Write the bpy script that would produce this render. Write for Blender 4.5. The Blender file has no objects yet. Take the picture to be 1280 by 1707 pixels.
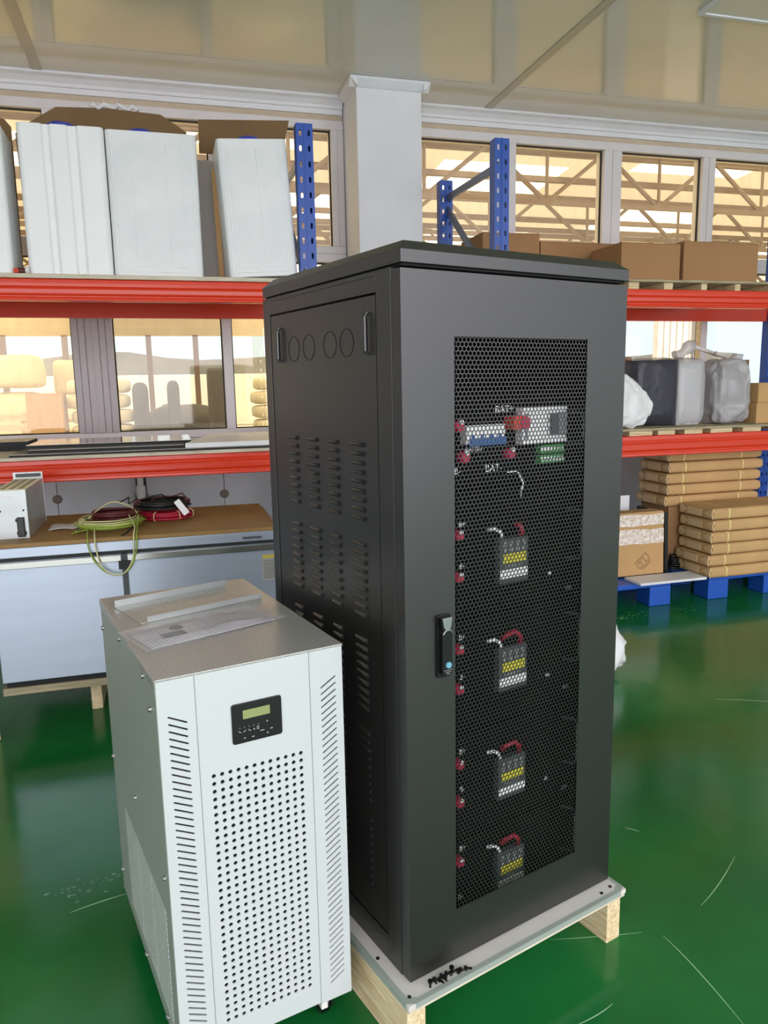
import bpy, bmesh, math, random
from mathutils import Vector, Matrix, noise
random.seed(7)
SC = bpy.context.scene
COL = SC.collection
R = math.radians

# ------------------------------------------------------------------ materials
def lin(c):
    if isinstance(c, str):
        c = [int(c[i:i+2], 16)/255 for i in (0, 2, 4)]
    return tuple(((v/12.92) if v <= .04045 else ((v+.055)/1.055)**2.4) for v in c)

def mat(name, col, rough=.5, metal=0., spec=.5, var=0., scale=8., bump=0., bscale=60., stretch=None, col2=None, coat=0.):
    m = bpy.data.materials.new(name); m.use_nodes = True
    nt = m.node_tree; b = nt.nodes['Principled BSDF']
    c = lin(col)
    b.inputs['Base Color'].default_value = (*c, 1)
    b.inputs['Roughness'].default_value = rough
    b.inputs['Metallic'].default_value = metal
    b.inputs['Specular IOR Level'].default_value = spec
    if coat: b.inputs['Coat Weight'].default_value = coat; b.inputs['Coat Roughness'].default_value = .08
    if var or bump or col2:
        tc = nt.nodes.new('ShaderNodeTexCoord'); mp = nt.nodes.new('ShaderNodeMapping')
        nt.links.new(tc.outputs['Object'], mp.inputs['Vector'])
        if stretch: mp.inputs['Scale'].default_value = stretch
    if var or col2:
        n = nt.nodes.new('ShaderNodeTexNoise'); n.inputs['Scale'].default_value = scale; n.inputs['Detail'].default_value = 5
        nt.links.new(mp.outputs[0], n.inputs['Vector'])
        r = nt.nodes.new('ShaderNodeValToRGB')
        a = [max(0, v*(1-var)) for v in c]; e = lin(col2) if col2 else [min(1, v*(1+var)) for v in c]
        r.color_ramp.elements[0].position = .32; r.color_ramp.elements[1].position = .68
        r.color_ramp.elements[0].color = (*a, 1); r.color_ramp.elements[1].color = (*e, 1)
        nt.links.new(n.outputs['Fac'], r.inputs['Fac']); nt.links.new(r.outputs['Color'], b.inputs['Base Color'])
    if bump:
        n2 = nt.nodes.new('ShaderNodeTexNoise'); n2.inputs['Scale'].default_value = bscale; n2.inputs['Detail'].default_value = 4
        nt.links.new(mp.outputs[0], n2.inputs['Vector'])
        bp = nt.nodes.new('ShaderNodeBump'); bp.inputs['Strength'].default_value = bump; bp.inputs['Distance'].default_value = .01
        nt.links.new(n2.outputs['Fac'], bp.inputs['Height']); nt.links.new(bp.outputs[0], b.inputs['Normal'])
    return m

def glass(name, tint, refl=.07, rough=.03, haze=0., hazecol=(.8, .7, .5)):
    m = bpy.data.materials.new(name); m.use_nodes = True; nt = m.node_tree; nt.nodes.clear()
    o = nt.nodes.new('ShaderNodeOutputMaterial'); t = nt.nodes.new('ShaderNodeBsdfTransparent'); t.inputs[0].default_value = (*tint, 1)
    g = nt.nodes.new('ShaderNodeBsdfGlossy'); g.inputs['Roughness'].default_value = rough
    mx = nt.nodes.new('ShaderNodeMixShader'); mx.inputs[0].default_value = refl
    nt.links.new(t.outputs[0], mx.inputs[1]); nt.links.new(g.outputs[0], mx.inputs[2]); last = mx
    if haze:   # film of dust on the pane, streaky
        d = nt.nodes.new('ShaderNodeBsdfDiffuse'); d.inputs[0].default_value = (*hazecol, 1)
        tl = nt.nodes.new('ShaderNodeBsdfTranslucent'); tl.inputs[0].default_value = (*hazecol, 1)
        m2 = nt.nodes.new('ShaderNodeMixShader'); m2.inputs[0].default_value = .5
        nt.links.new(d.outputs[0], m2.inputs[1]); nt.links.new(tl.outputs[0], m2.inputs[2])
        tc = nt.nodes.new('ShaderNodeTexCoord'); mp = nt.nodes.new('ShaderNodeMapping'); mp.inputs['Scale'].default_value = (9, 9, 1.6)
        n = nt.nodes.new('ShaderNodeTexNoise'); n.inputs['Scale'].default_value = 2.2; n.inputs['Detail'].default_value = 8
        mr = nt.nodes.new('ShaderNodeMapRange'); mr.inputs['From Min'].default_value = .3; mr.inputs['From Max'].default_value = .8
        mr.inputs['To Min'].default_value = haze*.5; mr.inputs['To Max'].default_value = haze*1.6
        nt.links.new(tc.outputs['Object'], mp.inputs[0]); nt.links.new(mp.outputs[0], n.inputs['Vector']); nt.links.new(n.outputs['Fac'], mr.inputs['Value'])
        m3 = nt.nodes.new('ShaderNodeMixShader'); nt.links.new(mr.outputs[0], m3.inputs[0])
        nt.links.new(mx.outputs[0], m3.inputs[1]); nt.links.new(m2.outputs[0], m3.inputs[2]); last = m3
    nt.links.new(last.outputs[0], o.inputs[0])
    return m

def film(name, col, alpha, rough=.18, bump=.5, bscale=25.):
    """clear crinkled plastic: partly see-through, glossy"""
    m = mat(name, col, rough=rough, bump=bump, bscale=bscale, spec=.6)
    nt = m.node_tree; b = nt.nodes['Principled BSDF']; o = [n for n in nt.nodes if n.type == 'OUTPUT_MATERIAL'][0]
    t = nt.nodes.new('ShaderNodeBsdfTransparent'); mx = nt.nodes.new('ShaderNodeMixShader'); mx.inputs[0].default_value = alpha
    nt.links.new(t.outputs[0], mx.inputs[1]); nt.links.new(b.outputs[0], mx.inputs[2]); nt.links.new(mx.outputs[0], o.inputs[0])
    return m

def translucent(name, col, amount):
    m = bpy.data.materials.new(name); m.use_nodes = True; nt = m.node_tree; nt.nodes.clear()
    o = nt.nodes.new('ShaderNodeOutputMaterial'); d = nt.nodes.new('ShaderNodeBsdfDiffuse'); t = nt.nodes.new('ShaderNodeBsdfTranslucent')
    d.inputs[0].default_value = (*col, 1); t.inputs[0].default_value = (*col, 1)
    mx = nt.nodes.new('ShaderNodeMixShader'); mx.inputs[0].default_value = amount
    tc = nt.nodes.new('ShaderNodeTexCoord'); w = nt.nodes.new('ShaderNodeTexWave'); w.inputs['Scale'].default_value = 2.4; w.inputs['Distortion'].default_value = .4
    bp = nt.nodes.new('ShaderNodeBump'); bp.inputs['Strength'].default_value = .5
    nt.links.new(tc.outputs['Object'], w.inputs['Vector']); nt.links.new(w.outputs['Fac'], bp.inputs['Height']); nt.links.new(bp.outputs[0], d.inputs['Normal'])
    nt.links.new(d.outputs[0], mx.inputs[1]); nt.links.new(t.outputs[0], mx.inputs[2]); nt.links.new(mx.outputs[0], o.inputs[0])
    return m

M = {}
def floor_mat():
    m = bpy.data.materials.new('green_epoxy'); m.use_nodes = True; nt = m.node_tree; b = nt.nodes['Principled BSDF']
    tc = nt.nodes.new('ShaderNodeTexCoord')
    n = nt.nodes.new('ShaderNodeTexNoise'); n.inputs['Scale'].default_value = 1.6; n.inputs['Detail'].default_value = 6
    r = nt.nodes.new('ShaderNodeValToRGB'); r.color_ramp.elements[0].position = .35; r.color_ramp.elements[1].position = .7
    r.color_ramp.elements[0].color = (*lin('0b6029'), 1); r.color_ramp.elements[1].color = (*lin('22783b'), 1)
    nt.links.new(tc.outputs['Object'], n.inputs['Vector']); nt.links.new(n.outputs['Fac'], r.inputs[0]); nt.links.new(r.outputs[0], b.inputs['Base Color'])
    n2 = nt.nodes.new('ShaderNodeTexNoise'); n2.inputs['Scale'].default_value = 5; n2.inputs['Detail'].default_value = 8
    mr = nt.nodes.new('ShaderNodeMapRange'); mr.inputs['To Min'].default_value = .1; mr.inputs['To Max'].default_value = .24
    nt.links.new(tc.outputs['Object'], n2.inputs['Vector']); nt.links.new(n2.outputs['Fac'], mr.inputs['Value']); nt.links.new(mr.outputs[0], b.inputs['Roughness'])
    n3 = nt.nodes.new('ShaderNodeTexNoise'); n3.inputs['Scale'].default_value = 3.2; n3.inputs['Detail'].default_value = 2
    bp = nt.nodes.new('ShaderNodeBump'); bp.inputs['Strength'].default_value = .12; bp.inputs['Distance'].default_value = .02
    nt.links.new(tc.outputs['Object'], n3.inputs['Vector']); nt.links.new(n3.outputs['Fac'], bp.inputs['Height']); nt.links.new(bp.outputs[0], b.inputs['Normal'])
    b.inputs['Specular IOR Level'].default_value = .5
    return m

def speckle(name, c1, c2, rough=.35, metal=.7, scale=420):
    m = bpy.data.materials.new(name); m.use_nodes = True; nt = m.node_tree; b = nt.nodes['Principled BSDF']
    tc = nt.nodes.new('ShaderNodeTexCoord'); v = nt.nodes.new('ShaderNodeTexNoise'); v.inputs['Scale'].default_value = scale; v.inputs['Detail'].default_value = 1
    r = nt.nodes.new('ShaderNodeValToRGB'); r.color_ramp.elements[0].position = .38; r.color_ramp.elements[1].position = .62
    r.color_ramp.elements[0].color = (*lin(c1), 1); r.color_ramp.elements[1].color = (*lin(c2), 1)
    nt.links.new(tc.outputs['Object'], v.inputs['Vector']); nt.links.new(v.outputs['Fac'], r.inputs[0]); nt.links.new(r.outputs[0], b.inputs['Base Color'])
    bp = nt.nodes.new('ShaderNodeBump'); bp.inputs['Strength'].default_value = .2; bp.inputs['Distance'].default_value = .002
    nt.links.new(v.outputs['Fac'], bp.inputs['Height']); nt.links.new(bp.outputs[0], b.inputs['Normal'])
    b.inputs['Roughness'].default_value = rough; b.inputs['Metallic'].default_value = metal
    return m

def wood(name, c1, c2, scale=9, stretch=(1, 14, 14), rough=.75):
    m = bpy.data.materials.new(name); m.use_nodes = True; nt = m.node_tree; b = nt.nodes['Principled BSDF']
    tc = nt.nodes.new('ShaderNodeTexCoord'); mp = nt.nodes.new('ShaderNodeMapping'); mp.inputs['Scale'].default_value = stretch
    n = nt.nodes.new('ShaderNodeTexNoise'); n.inputs['Scale'].default_value = scale; n.inputs['Detail'].default_value = 6; n.inputs['Distortion'].default_value = 1.2
    r = nt.nodes.new('ShaderNodeValToRGB'); r.color_ramp.elements[0].position = .35; r.color_ramp.elements[1].position = .65
    r.color_ramp.elements[0].color = (*lin(c1), 1); r.color_ramp.elements[1].color = (*lin(c2), 1)
    nt.links.new(tc.outputs['Object'], mp.inputs[0]); nt.links.new(mp.outputs[0], n.inputs['Vector']); nt.links.new(n.outputs['Fac'], r.inputs[0]); nt.links.new(r.outputs[0], b.inputs['Base Color'])
    bp = nt.nodes.new('ShaderNodeBump'); bp.inputs['Strength'].default_value = .25; bp.inputs['Distance'].default_value = .004
    nt.links.new(n.outputs['Fac'], bp.inputs['Height']); nt.links.new(bp.outputs[0], b.inputs['Normal'])
    b.inputs['Roughness'].default_value = rough
    return m

M['floor'] = floor_mat()
M['scratch'] = mat('pale_scratch', 'a9d6ae', .6)
M['stain'] = mat('pale_floor_stain', '6c9a78', .5, var=.3, scale=20)
M['ceiling'] = mat('glossy_ceiling_panel', 'dcd8cc', .1, spec=.75, var=.03, scale=2, bump=.02, bscale=3)
M['ceil_strip'] = mat('ceiling_strip', 'b9b3a3', .3)
M['white_paint'] = mat('white_paint', 'e6e6ea', .6, var=.03, scale=4)
M['wall'] = mat('insulated_wall_panel', 'c8c8cc', .45, var=.08, scale=3)
M['beige'] = mat('beige_wall', 'c9b8a0', .7, var=.05)
M['upvc'] = mat('window_frame_white', 'dedbdc', .35, var=.03, scale=6)
M['clad'] = mat('grey_ribbed_cladding', 'b3abad', .4)
M['dark_gasket'] = mat('window_gasket', '2a2622', .7)
M['glass_amber'] = glass('amber_tinted_glass', (.99, .93, .78), .06, .03, haze=.10, hazecol=(.9, .82, .66))
M['glass_grey'] = glass('dusty_grey_glass', (.88, .85, .76), .06, .04, haze=.045, hazecol=(.7, .64, .52))
M['glass_clear'] = glass('clear_window_glass', (.97, .95, .9), .05, .02)
M['black'] = mat('black_powder_coat', '1a1917', .33, spec=1., bump=.03, bscale=900)
M['black_in'] = mat('black_inner_metal', '030303', .8, spec=.08)
M['matte_black'] = mat('matte_black', '0b0b0b', .6)
M['groove'] = mat('dark_gap', '070707', .8)
M['gloss_black'] = mat('gloss_black_plastic', '0c0c0d', .28)
M['chrome'] = mat('brushed_chrome', 'b8b8b8', .28, metal=1)
M['blue_lock'] = mat('blue_lock_cap', '6aa6b8', .35)
M['white_pc'] = mat('white_powder_coat', 'bfc6c4', .42, spec=.45, bump=.02, bscale=800)
M['galv'] = speckle('galvanised_sheet', 'aaaba6', 'bdbdb7', rough=.24, metal=.4, scale=260)
M['shaded_side'] = mat('shaded_powder_coat', '989f96', .36, spec=.5, bump=.03, bscale=700)  # inverter's side coat, darkened so its shade is part of the colour
M['vent_rib'] = mat('lit_vent_rib', 'bcc4bd', .4)  # lighter than the side: light reflected off the ribs, put into their colour
M['lcd'] = mat('lcd_screen', '8a9560', .25)
M['red_term'] = mat('red_terminal', 'c02a4a', .4)
M['orange_red'] = mat('orange_red_plastic', 'd8452c', .4)
M['label_white'] = mat('white_label', 'f4f4f2', .6)
M['label_yellow'] = mat('yellow_label', 'd9d23e', .5)
M['dark_grey'] = mat('dark_grey_plastic', '4b5052', .5)
M['mid_grey'] = mat('mid_grey_plastic', '8a8d8e', .5)
M['blue_plastic'] = mat('blue_terminal_plastic', '2f66a8', .4)
M['green_plastic'] = mat('green_terminal_plastic', '3f9a4c', .4)
M['ply'] = wood('pale_plywood', 'bfb49c', 'd8cfba', 5, (1, 8, 8))
M['pallet_top'] = mat('grey_laminated_board', 'cfccc4', .5, var=.05, scale=5)
M['wood'] = wood('pale_pine', 'c4aa7c', 'e8d8b0', 7)
M['wood_y'] = wood('pine_along', 'c4aa7c', 'e8d8b0', 7, (14, 1, 14))
M['wood_old'] = wood('weathered_wood', '8f8468', 'b8ab8a', 8)
M['wrap'] = film('clear_stretch_film', '8fa69b', .5, .15, .1, 40)
M['bolt'] = mat('black_bolt', '15120f', .4, metal=.6)
M['stainless'] = mat('stainless_steel', 'b9c3d2', .33, metal=.55, var=.03, scale=3, stretch=(1, 1, 12))
M['steel_strip'] = mat('polished_steel_strip', 'c9c9c4', .2, metal=.9)
M['top_board'] = mat('brown_top_board', '96733f', .55, var=.12, scale=6)
M['galv_psu'] = mat('galvanised_psu', 'bdc2c0', .35, metal=.5, var=.06, scale=12)
M['brass_vent'] = mat('cream_vent_bars', 'efe6c6', .4, metal=.1)
M['dark_vent'] = mat('vent_recess', 'a19b80', .6)
M['paper'] = mat('paper', 'dcd6d2', .8, var=.05, scale=40)
M['cable_g'] = mat('green_yellow_cable', '93a83f', .45)
M['cable_y'] = mat('pale_yellow_cable', 'd8d29a', .45)
M['cable_dr'] = mat('dark_red_cable', '541a1a', .45)
M['cable_b'] = mat('black_cable', '111111', .4)
M['cable_r'] = mat('red_cable', 'a81632', .4)
M['tag'] = mat('white_tag', 'f0f0f0', .6)
M['rack_blue'] = mat('rack_blue', '1f4fa8', .35, spec=.5)
M['brace'] = mat('grey_blue_brace', '6e7688', .35, metal=.5)
M['rack_red'] = mat('rack_red', 'da3a1a', .26, spec=.5)
M['tank'] = mat('white_plastic_tank', 'f1f2f2', .42, var=.02, scale=5)
M['tank_worn'] = mat('worn_white_tank', 'eeefef', .48, col2='dfe1e2', var=.02, scale=4)
M['tank_grey'] = mat('greyish_tank', 'bdb7b0', .5)
M['cap_blue'] = mat('blue_cap', '1d35b0', .35)
M['card'] = mat('brown_cardboard', 'a47a52', .85, var=.05, scale=3)
M['card_dark'] = mat('dark_cardboard', '7a6040', .9, var=.08, scale=4)
M['card_light'] = mat('light_cardboard', 'c49c68', .85, var=.05, scale=3)
M['kraft'] = mat('kraft_paper', 'c6a06c', .75, var=.08, scale=5, bump=.25, bscale=14)
M['fold'] = mat('pale_paper_fold', 'e0c294', .75)
M['strap'] = mat('yellow_strap', 'e6cf8a', .4)
M['tape'] = mat('crinkled_clear_tape', 'cbb094', .15, col2='efe6dd', var=.05, scale=45, bump=.8, bscale=40, spec=.9)
M['print'] = mat('brown_carton_print', '8d6c48', .8)
M['pallet_blue'] = mat('blue_plastic_pallet', '2058b8', .4)
M['white_board'] = mat('white_board', 'e4e4e6', .4)
M['glass_panel'] = mat('dark_glass_panel', 'b9b4a6', .08, spec=.9)
M['white_film'] = mat('white_plastic_bag', 'e6e6e6', .35, var=.06, scale=8, bump=.6, bscale=18)
M['grey_film'] = film('grey_clear_bag', 'c9c7c8', .62, .2, .7, 16)
M['clear_film'] = film('clear_plastic_bag', '4a4a55', .4, .1, 1., 14)
M['dark_box'] = mat('dark_blue_grey_case', '1d1d29', .4)
M['bag_inner'] = mat('mauve_grey_content', '8c848b', .6, var=.1, scale=6)
M['bubble'] = film('bubble_wrap_bag', 'dcdade', .32, .07, 1., 26)
M['leaflet'] = mat('grey_leaflet', 'a19da3', .5)
M['off_white'] = mat('off_white_diffuser', 'e9e4d8', .4)
M['sack'] = mat('cream_sack', 'ded2a4', .8, var=.08, scale=6, bump=.4, bscale=12)
M['sack_red'] = mat('red_print_on_sack', 'c8503a', .8)
M['bale'] = mat('wrapped_bale', 'dccb98', .5, var=.1, scale=3, bump=.4, bscale=8)
M['cyl_grey'] = mat('grey_cylinder', '5d5748', .6, var=.1)
M['cover'] = mat('grey_cover_sheet', '6b6453', .8, var=.18, scale=5)
M['truss'] = mat('roof_truss_steel', '6e563e', .6)
M['hall_wall'] = mat('hall_wall_panel', 'd2c6aa', .7)
M['pale_wall'] = mat('pale_ribbed_wall', 'e8e2d4', .7)
M['roof'] = translucent('roof_sheet', (.70, .63, .53), .22)
M['skylight'] = translucent('skylight_sheet', (.95, .95, .88), .7)
M['ground'] = mat('concrete_ground', 'b8ac90', .9, var=.1, scale=1)
M['hill'] = mat('dark_hill', '66665e', .9, var=.2, scale=.4)
M['pipe'] = mat('white_pipe', 'e2dfda', .4)
M['plug'] = mat('grey_brown_plug', '7d6f63', .6)
M['label_grey'] = mat('notice_grey', 'a3a09b', .6)
M['notice_ink'] = mat('notice_ink', '6d6a66', .7)
M['notice_head'] = mat('notice_yellow', 'c9b23a', .6)
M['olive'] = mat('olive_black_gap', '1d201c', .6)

# ------------------------------------------------------------------ mesh helpers
class MB:
    def __init__(s): s.v = []; s.f = []; s.mi = []; s.m = 0
    def add(s, vs, fs):
        b = len(s.v); s.v += [tuple(v) for v in vs]
        for f in fs: s.f.append([b+i for i in f]); s.mi.append(s.m)
        return s
    def box(s, x0, x1, y0, y1, z0, z1, T=None):
        vs = [Vector((x, y, z)) for z in (z0, z1) for y in (y0, y1) for x in (x0, x1)]
        if T: vs = [T @ v for v in vs]
        return s.add(vs, [(0, 2, 3, 1), (4, 5, 7, 6), (0, 1, 5, 4), (2, 6, 7, 3), (0, 4, 6, 2), (1, 3, 7, 5)])
    def prism(s, poly, a0, a1, fn):
        """poly of 2-D points extruded from a0 to a1; fn(p, q, a) -> xyz"""
        n = len(poly)
        vs = [fn(p, q, a) for a in (a0, a1) for p, q in poly]
        fs = [tuple(range(n))[::-1], tuple(range(n, 2*n))] + [(i, (i+1) % n, n+(i+1) % n, n+i) for i in range(n)]
        return s.add(vs, fs)
    def tube(s, pts, r, seg=8, closed=False, caps=True):
        pts = [Vector(p) for p in pts]; n = len(pts); up = None; rings = []
        for i, p in enumerate(pts):
            a = pts[i-1] if (i or closed) else p; c = pts[(i+1) % n] if (i < n-1 or closed) else p
            t = (c-a).normalized() if (c-a).length > 1e-9 else Vector((0, 0, 1))
            if up is None:
                up = t.orthogonal().normalized()
            up = (up - t*up.dot(t)); up = up.normalized() if up.length > 1e-6 else t.orthogonal().normalized()
            w = t.cross(up); rr = r[i] if isinstance(r, (list, tuple)) else r
            rings.append([p + (up*math.cos(2*math.pi*k/seg) + w*math.sin(2*math.pi*k/seg))*rr for k in range(seg)])
        fs = []
        for i in range(n if closed else n-1):
            j = (i+1) % n
            for k in range(seg): fs.append((i*seg+k, i*seg+(k+1) % seg, j*seg+(k+1) % seg, j*seg+k))
        if caps and not closed: fs += [tuple(range(seg))[::-1], tuple(range((n-1)*seg, n*seg))]
        return s.add([v for rg in rings for v in rg], fs)
    def cyl(s, p0, p1, r, seg=16): return s.tube([p0, p1], r, seg)
    def lathe(s, prof, c, seg=24, axis='z'):
        vs = []; c = Vector(c)
        for r, h in prof:
            for k in range(seg):
                a = 2*math.pi*k/seg; x, y = r*math.cos(a), r*math.sin(a)
                vs.append(c + (Vector((x, y, h)) if axis == 'z' else Vector((x, h, y)) if axis == 'y' else Vector((h, x, y))))
        fs = [(i*seg+k, i*seg+(k+1) % seg, (i+1)*seg+(k+1) % seg, (i+1)*seg+k) for i in range(len(prof)-1) for k in range(seg)]
        fs += [tuple(range(seg))[::-1], tuple(range((len(prof)-1)*seg, len(prof)*seg))]
        return s.add(vs, fs)
    def build(s, name, m, parent=None, bevel=0., smooth=False, T=None, sub=0):
        me = bpy.data.meshes.new(name); me.from_pydata(s.v, [], s.f)
        ms = m if isinstance(m, (list, tuple)) else [m]
        for k in ms: me.materials.append(M[k])
        for p, i in zip(me.polygons, s.mi): p.material_index = min(i, len(ms)-1)
        bm = bmesh.new(); bm.from_mesh(me); bmesh.ops.recalc_face_normals(bm, faces=bm.faces); bm.to_mesh(me); bm.free()
        if smooth:
            for p in me.polygons: p.use_smooth = True
        o = bpy.data.objects.new(name, me); COL.objects.link(o)
        if parent: o.parent = parent
        if T is not None: o.matrix_local = T
        if bevel:
            b = o.modifiers.new('bevel', 'BEVEL'); b.width = bevel; b.segments = 2; b.limit_method = 'ANGLE'; b.angle_limit = R(40)
        if sub:
            d = o.modifiers.new('sub', 'SUBSURF'); d.levels = sub; d.render_levels = sub
        return o

def plate(name, outer, holes, thick, m, parent=None, T=None):
    """flat sheet with real holes (outlines in its own x, y), thickness along z, as a mesh"""
    cu = bpy.data.curves.new(name, 'CURVE'); cu.dimensions = '2D'; cu.fill_mode = 'BOTH'; cu.extrude = thick/2
    for pl in [outer]+list(holes):
        sp = cu.splines.new('POLY'); sp.points.add(len(pl)-1); sp.use_cyclic_u = True
        for p, q in zip(sp.points, pl): p.co = (q[0], q[1], 0, 1)
    t = bpy.data.objects.new('tmp', cu); COL.objects.link(t); bpy.context.view_layer.update()
    me = bpy.data.meshes.new_from_object(t.evaluated_get(bpy.context.evaluated_depsgraph_get()))
    bpy.data.objects.remove(t); bpy.data.curves.remove(cu)
    me.name = name; me.materials.clear(); me.materials.append(M[m])
    for p in me.polygons: p.use_smooth = False
    o = bpy.data.objects.new(name, me); COL.objects.link(o)
    if parent: o.parent = parent
    if T is not None: o.matrix_local = T
    return o

def text(name, s, size, m, parent, T, ext=.0004):
    cu = bpy.data.curves.new(name, 'FONT'); cu.body = s; cu.size = size; cu.extrude = ext; cu.align_x = 'CENTER'; cu.align_y = 'CENTER'
    t = bpy.data.objects.new('tmp', cu); COL.objects.link(t); bpy.context.view_layer.update()
    me = bpy.data.meshes.new_from_object(t.evaluated_get(bpy.context.evaluated_depsgraph_get()))
    bpy.data.objects.remove(t); me.materials.clear(); me.materials.append(M[m])
    o = bpy.data.objects.new(name, me); COL.objects.link(o); o.parent = parent; o.matrix_local = T
    return o

def rrect(x0, x1, y0, y1, r, n=4):
    out = []
    for cx, cy, a0 in ((x1-r, y1-r, 0), (x0+r, y1-r, 90), (x0+r, y0+r, 180), (x1-r, y0+r, 270)):
        for k in range(n+1):
            a = R(a0+90*k/n); out.append((cx+r*math.cos(a), cy+r*math.sin(a)))
    return out
def circ(x, y, r, n=10): return [(x+r*math.cos(2*math.pi*k/n), y+r*math.sin(2*math.pi*k/n)) for k in range(n)]
def slot(x0, y0, x1, y1, w):
    d = Vector((x1-x0, y1-y0)).normalized(); a = math.atan2(d.y, d.x); out = []
    for (cx, cy, s) in ((x1, y1, -90), (x0, y0, 90)):
        for k in range(5):
            b = a+R(s+45*k); out.append((cx+w/2*math.cos(b), cy+w/2*math.sin(b)))
    return out
# sheet whose x is local u, whose y is height, facing local -y at depth v
def front_T(v, u=0., z=0.): return Matrix(((1, 0, 0, u), (0, 0, -1, v), (0, 1, 0, z), (0, 0, 0, 1)))
# sheet whose x runs towards local +y (depth) mirrored, facing local -x
def side_T(u, v=0., z=0.): return Matrix(((0, 0, -1, u), (-1, 0, 0, v), (0, 1, 0, z), (0, 0, 0, 1)))

def tag(o, label=None, cat=None, group=None, kind=None):
    if label: o['label'] = label
    if cat: o['category'] = cat
    if group: o['group'] = group
    if kind: o['kind'] = kind
    return o
def empty(name, loc, rz=0, label=None, cat=None, group=None):
    o = bpy.data.objects.new(name, None); COL.objects.link(o); o.empty_display_size = .05
    o.location = loc; o.rotation_euler = (0, 0, rz)
    return tag(o, label, cat, group)
def copy_tree(o, parent=None):
    c = o.copy(); COL.objects.link(c)
    if parent: c.parent = parent
    for ch in list(o.children): copy_tree(ch, c)
    return c
def relabel(o, label, group=None):
    o['label'] = label
    if group: o['group'] = group
def struct(o): o['kind'] = 'structure'; return o
def rotz(a): return Matrix.Rotation(a, 4, 'Z')
def TR(x, y, z): return Matrix.Translation((x, y, z))

# ================================================================== SETTING
W = 5.15
fl = struct(MB().box(-4.2, 8.2, -5, 5.35, -.1, 0).build('floor', 'floor'))
def ribbon(pts, w, z=.0006, taper=True):
    mb = MB(); vs = []; n = len(pts)
    for i, (x, y) in enumerate(pts):
        a = Vector(pts[max(0, i-1)]); b = Vector(pts[min(n-1, i+1)]); t = (b-a).normalized(); nn = Vector((-t.y, t.x))
        k = w*(.25+.75*math.sin(math.pi*(i+.5)/n)) if taper else w
        vs += [(x+nn.x*k/2, y+nn.y*k/2, z), (x-nn.x*k/2, y-nn.y*k/2, z)]
    mb.add(vs, [(2*i, 2*i+1, 2*i+3, 2*i+2) for i in range(n-1)]); return mb
def bez(p0, p1, p2, n=14): return [tuple((1-t)**2*Vector(p0)+2*t*(1-t)*Vector(p1)+t*t*Vector(p2)) for t in [i/n for i in range(n+1)]]
for pts, w in ((bez((.83, 1.50), (.95, 1.472), (1.062, 1.455)), .0022), (bez((1.104, 1.43), (1.118, 1.33), (1.104, 1.15)), .0022),
               (bez((1.267, 1.494), (1.37, 1.545), (1.5, 1.641)), .002), (bez((.757, 1.255), (.82, 1.262), (.868, 1.283)), .0025),
               (bez((-.34, 1.965), (-.27, 1.99), (-.2, 2.0)), .004), (bez((2.2, 2.58), (2.32, 2.54), (2.5, 2.43)), .004),
               (bez((1.28, 1.86), (1.3, 1.85), (1.31, 1.83)), .003)):
    ribbon(pts, w).build('scratch', 'scratch', fl)
for cx, cy, r, s in ((-.29, 2.06, .035, 3), (2.9, 3.74, .05, 5), (2.55, 3.74, .05, 6), (2.42, 3.73, .04, 8)):
    random.seed(s); mb = MB()
    for k in range(40):
        x = cx+random.gauss(0, r*2.2); y = cy+random.gauss(0, r*.7); q = random.uniform(.0015, .006)
        mb.add([(x+q*random.uniform(.6, 1.4)*math.cos(a)*1.5, y+q*random.uniform(.5, 1.2)*math.sin(a), .0005) for a in [k2*math.pi/3 for k2 in range(6)]], [tuple(range(6))])
    mb.build('scuff_mark', 'stain', fl)
struct(MB().box(-30, 60, 5.35, 80, -.12, -.02).build('ground', 'ground'))

# ceiling: long panels butted with a fine open joint
mb = MB()
ys = [-1.6, 0.0, 1.55, 3.12, 4.69, 5.3]
for a, b in zip(ys, ys[1:]): mb.box(-4.2, 8.2, a+.003, b-.003, 3.22, 3.27)
mb.m = 1; mb.box(-4.2, 8.2, -1.6, 5.3, 3.228, 3.28)
struct(mb.build('ceiling', ['ceiling', 'dark_gasket']))
struct(MB().box(-.645, -.585, -1.6, 5.08, 3.214, 3.2205).build('trim_1', 'ceil_strip', bevel=.003))
struct(MB().box(2.18, 2.235, -1.6, 5.08, 3.214, 3.2205).build('trim_2', 'ceil_strip', bevel=.003))

# cornice in profile, run along the wall and round the pillar
prof = [(0, 3.22), (.085, 3.22), (.085, 3.205), (.06, 3.195), (.035, 3.172), (.03, 3.155), (.018, 3.152), (.018, 3.122), (0, 3.122)]
def cornice(name, x0, x1, y):
    return struct(MB().prism(prof, x0, x1, lambda p, q, a: (a, y-p, q-.001)).build(name, 'white_paint'))
cornice('trim_3', -4.0, 1.205, W); cornice('trim_4', 1.64, 8.0, W)
PX0, PX1, PY = 1.212, 1.632, 4.775
struct(MB().box(PX0, PX1, PY, W+.2, 0, 3.219).build('column', 'white_paint', bevel=.006))
pc = [(0, 3.218), (.045, 3.218), (.04, 3.205), (.012, 3.172), (0, 3.165)]
mb = MB().prism(pc, PX0-.045, PX1+.045, lambda p, q, a: (a, PY-p-.0005, q))
mb.prism(pc, PY-.045, W-.09, lambda p, q, a: (PX0-p-.0005, a, q)); mb.prism(pc, PY-.045, W-.09, lambda p, q, a: (PX1+p+.0005, a, q))
struct(mb.build('trim_5', 'white_paint'))

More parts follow.
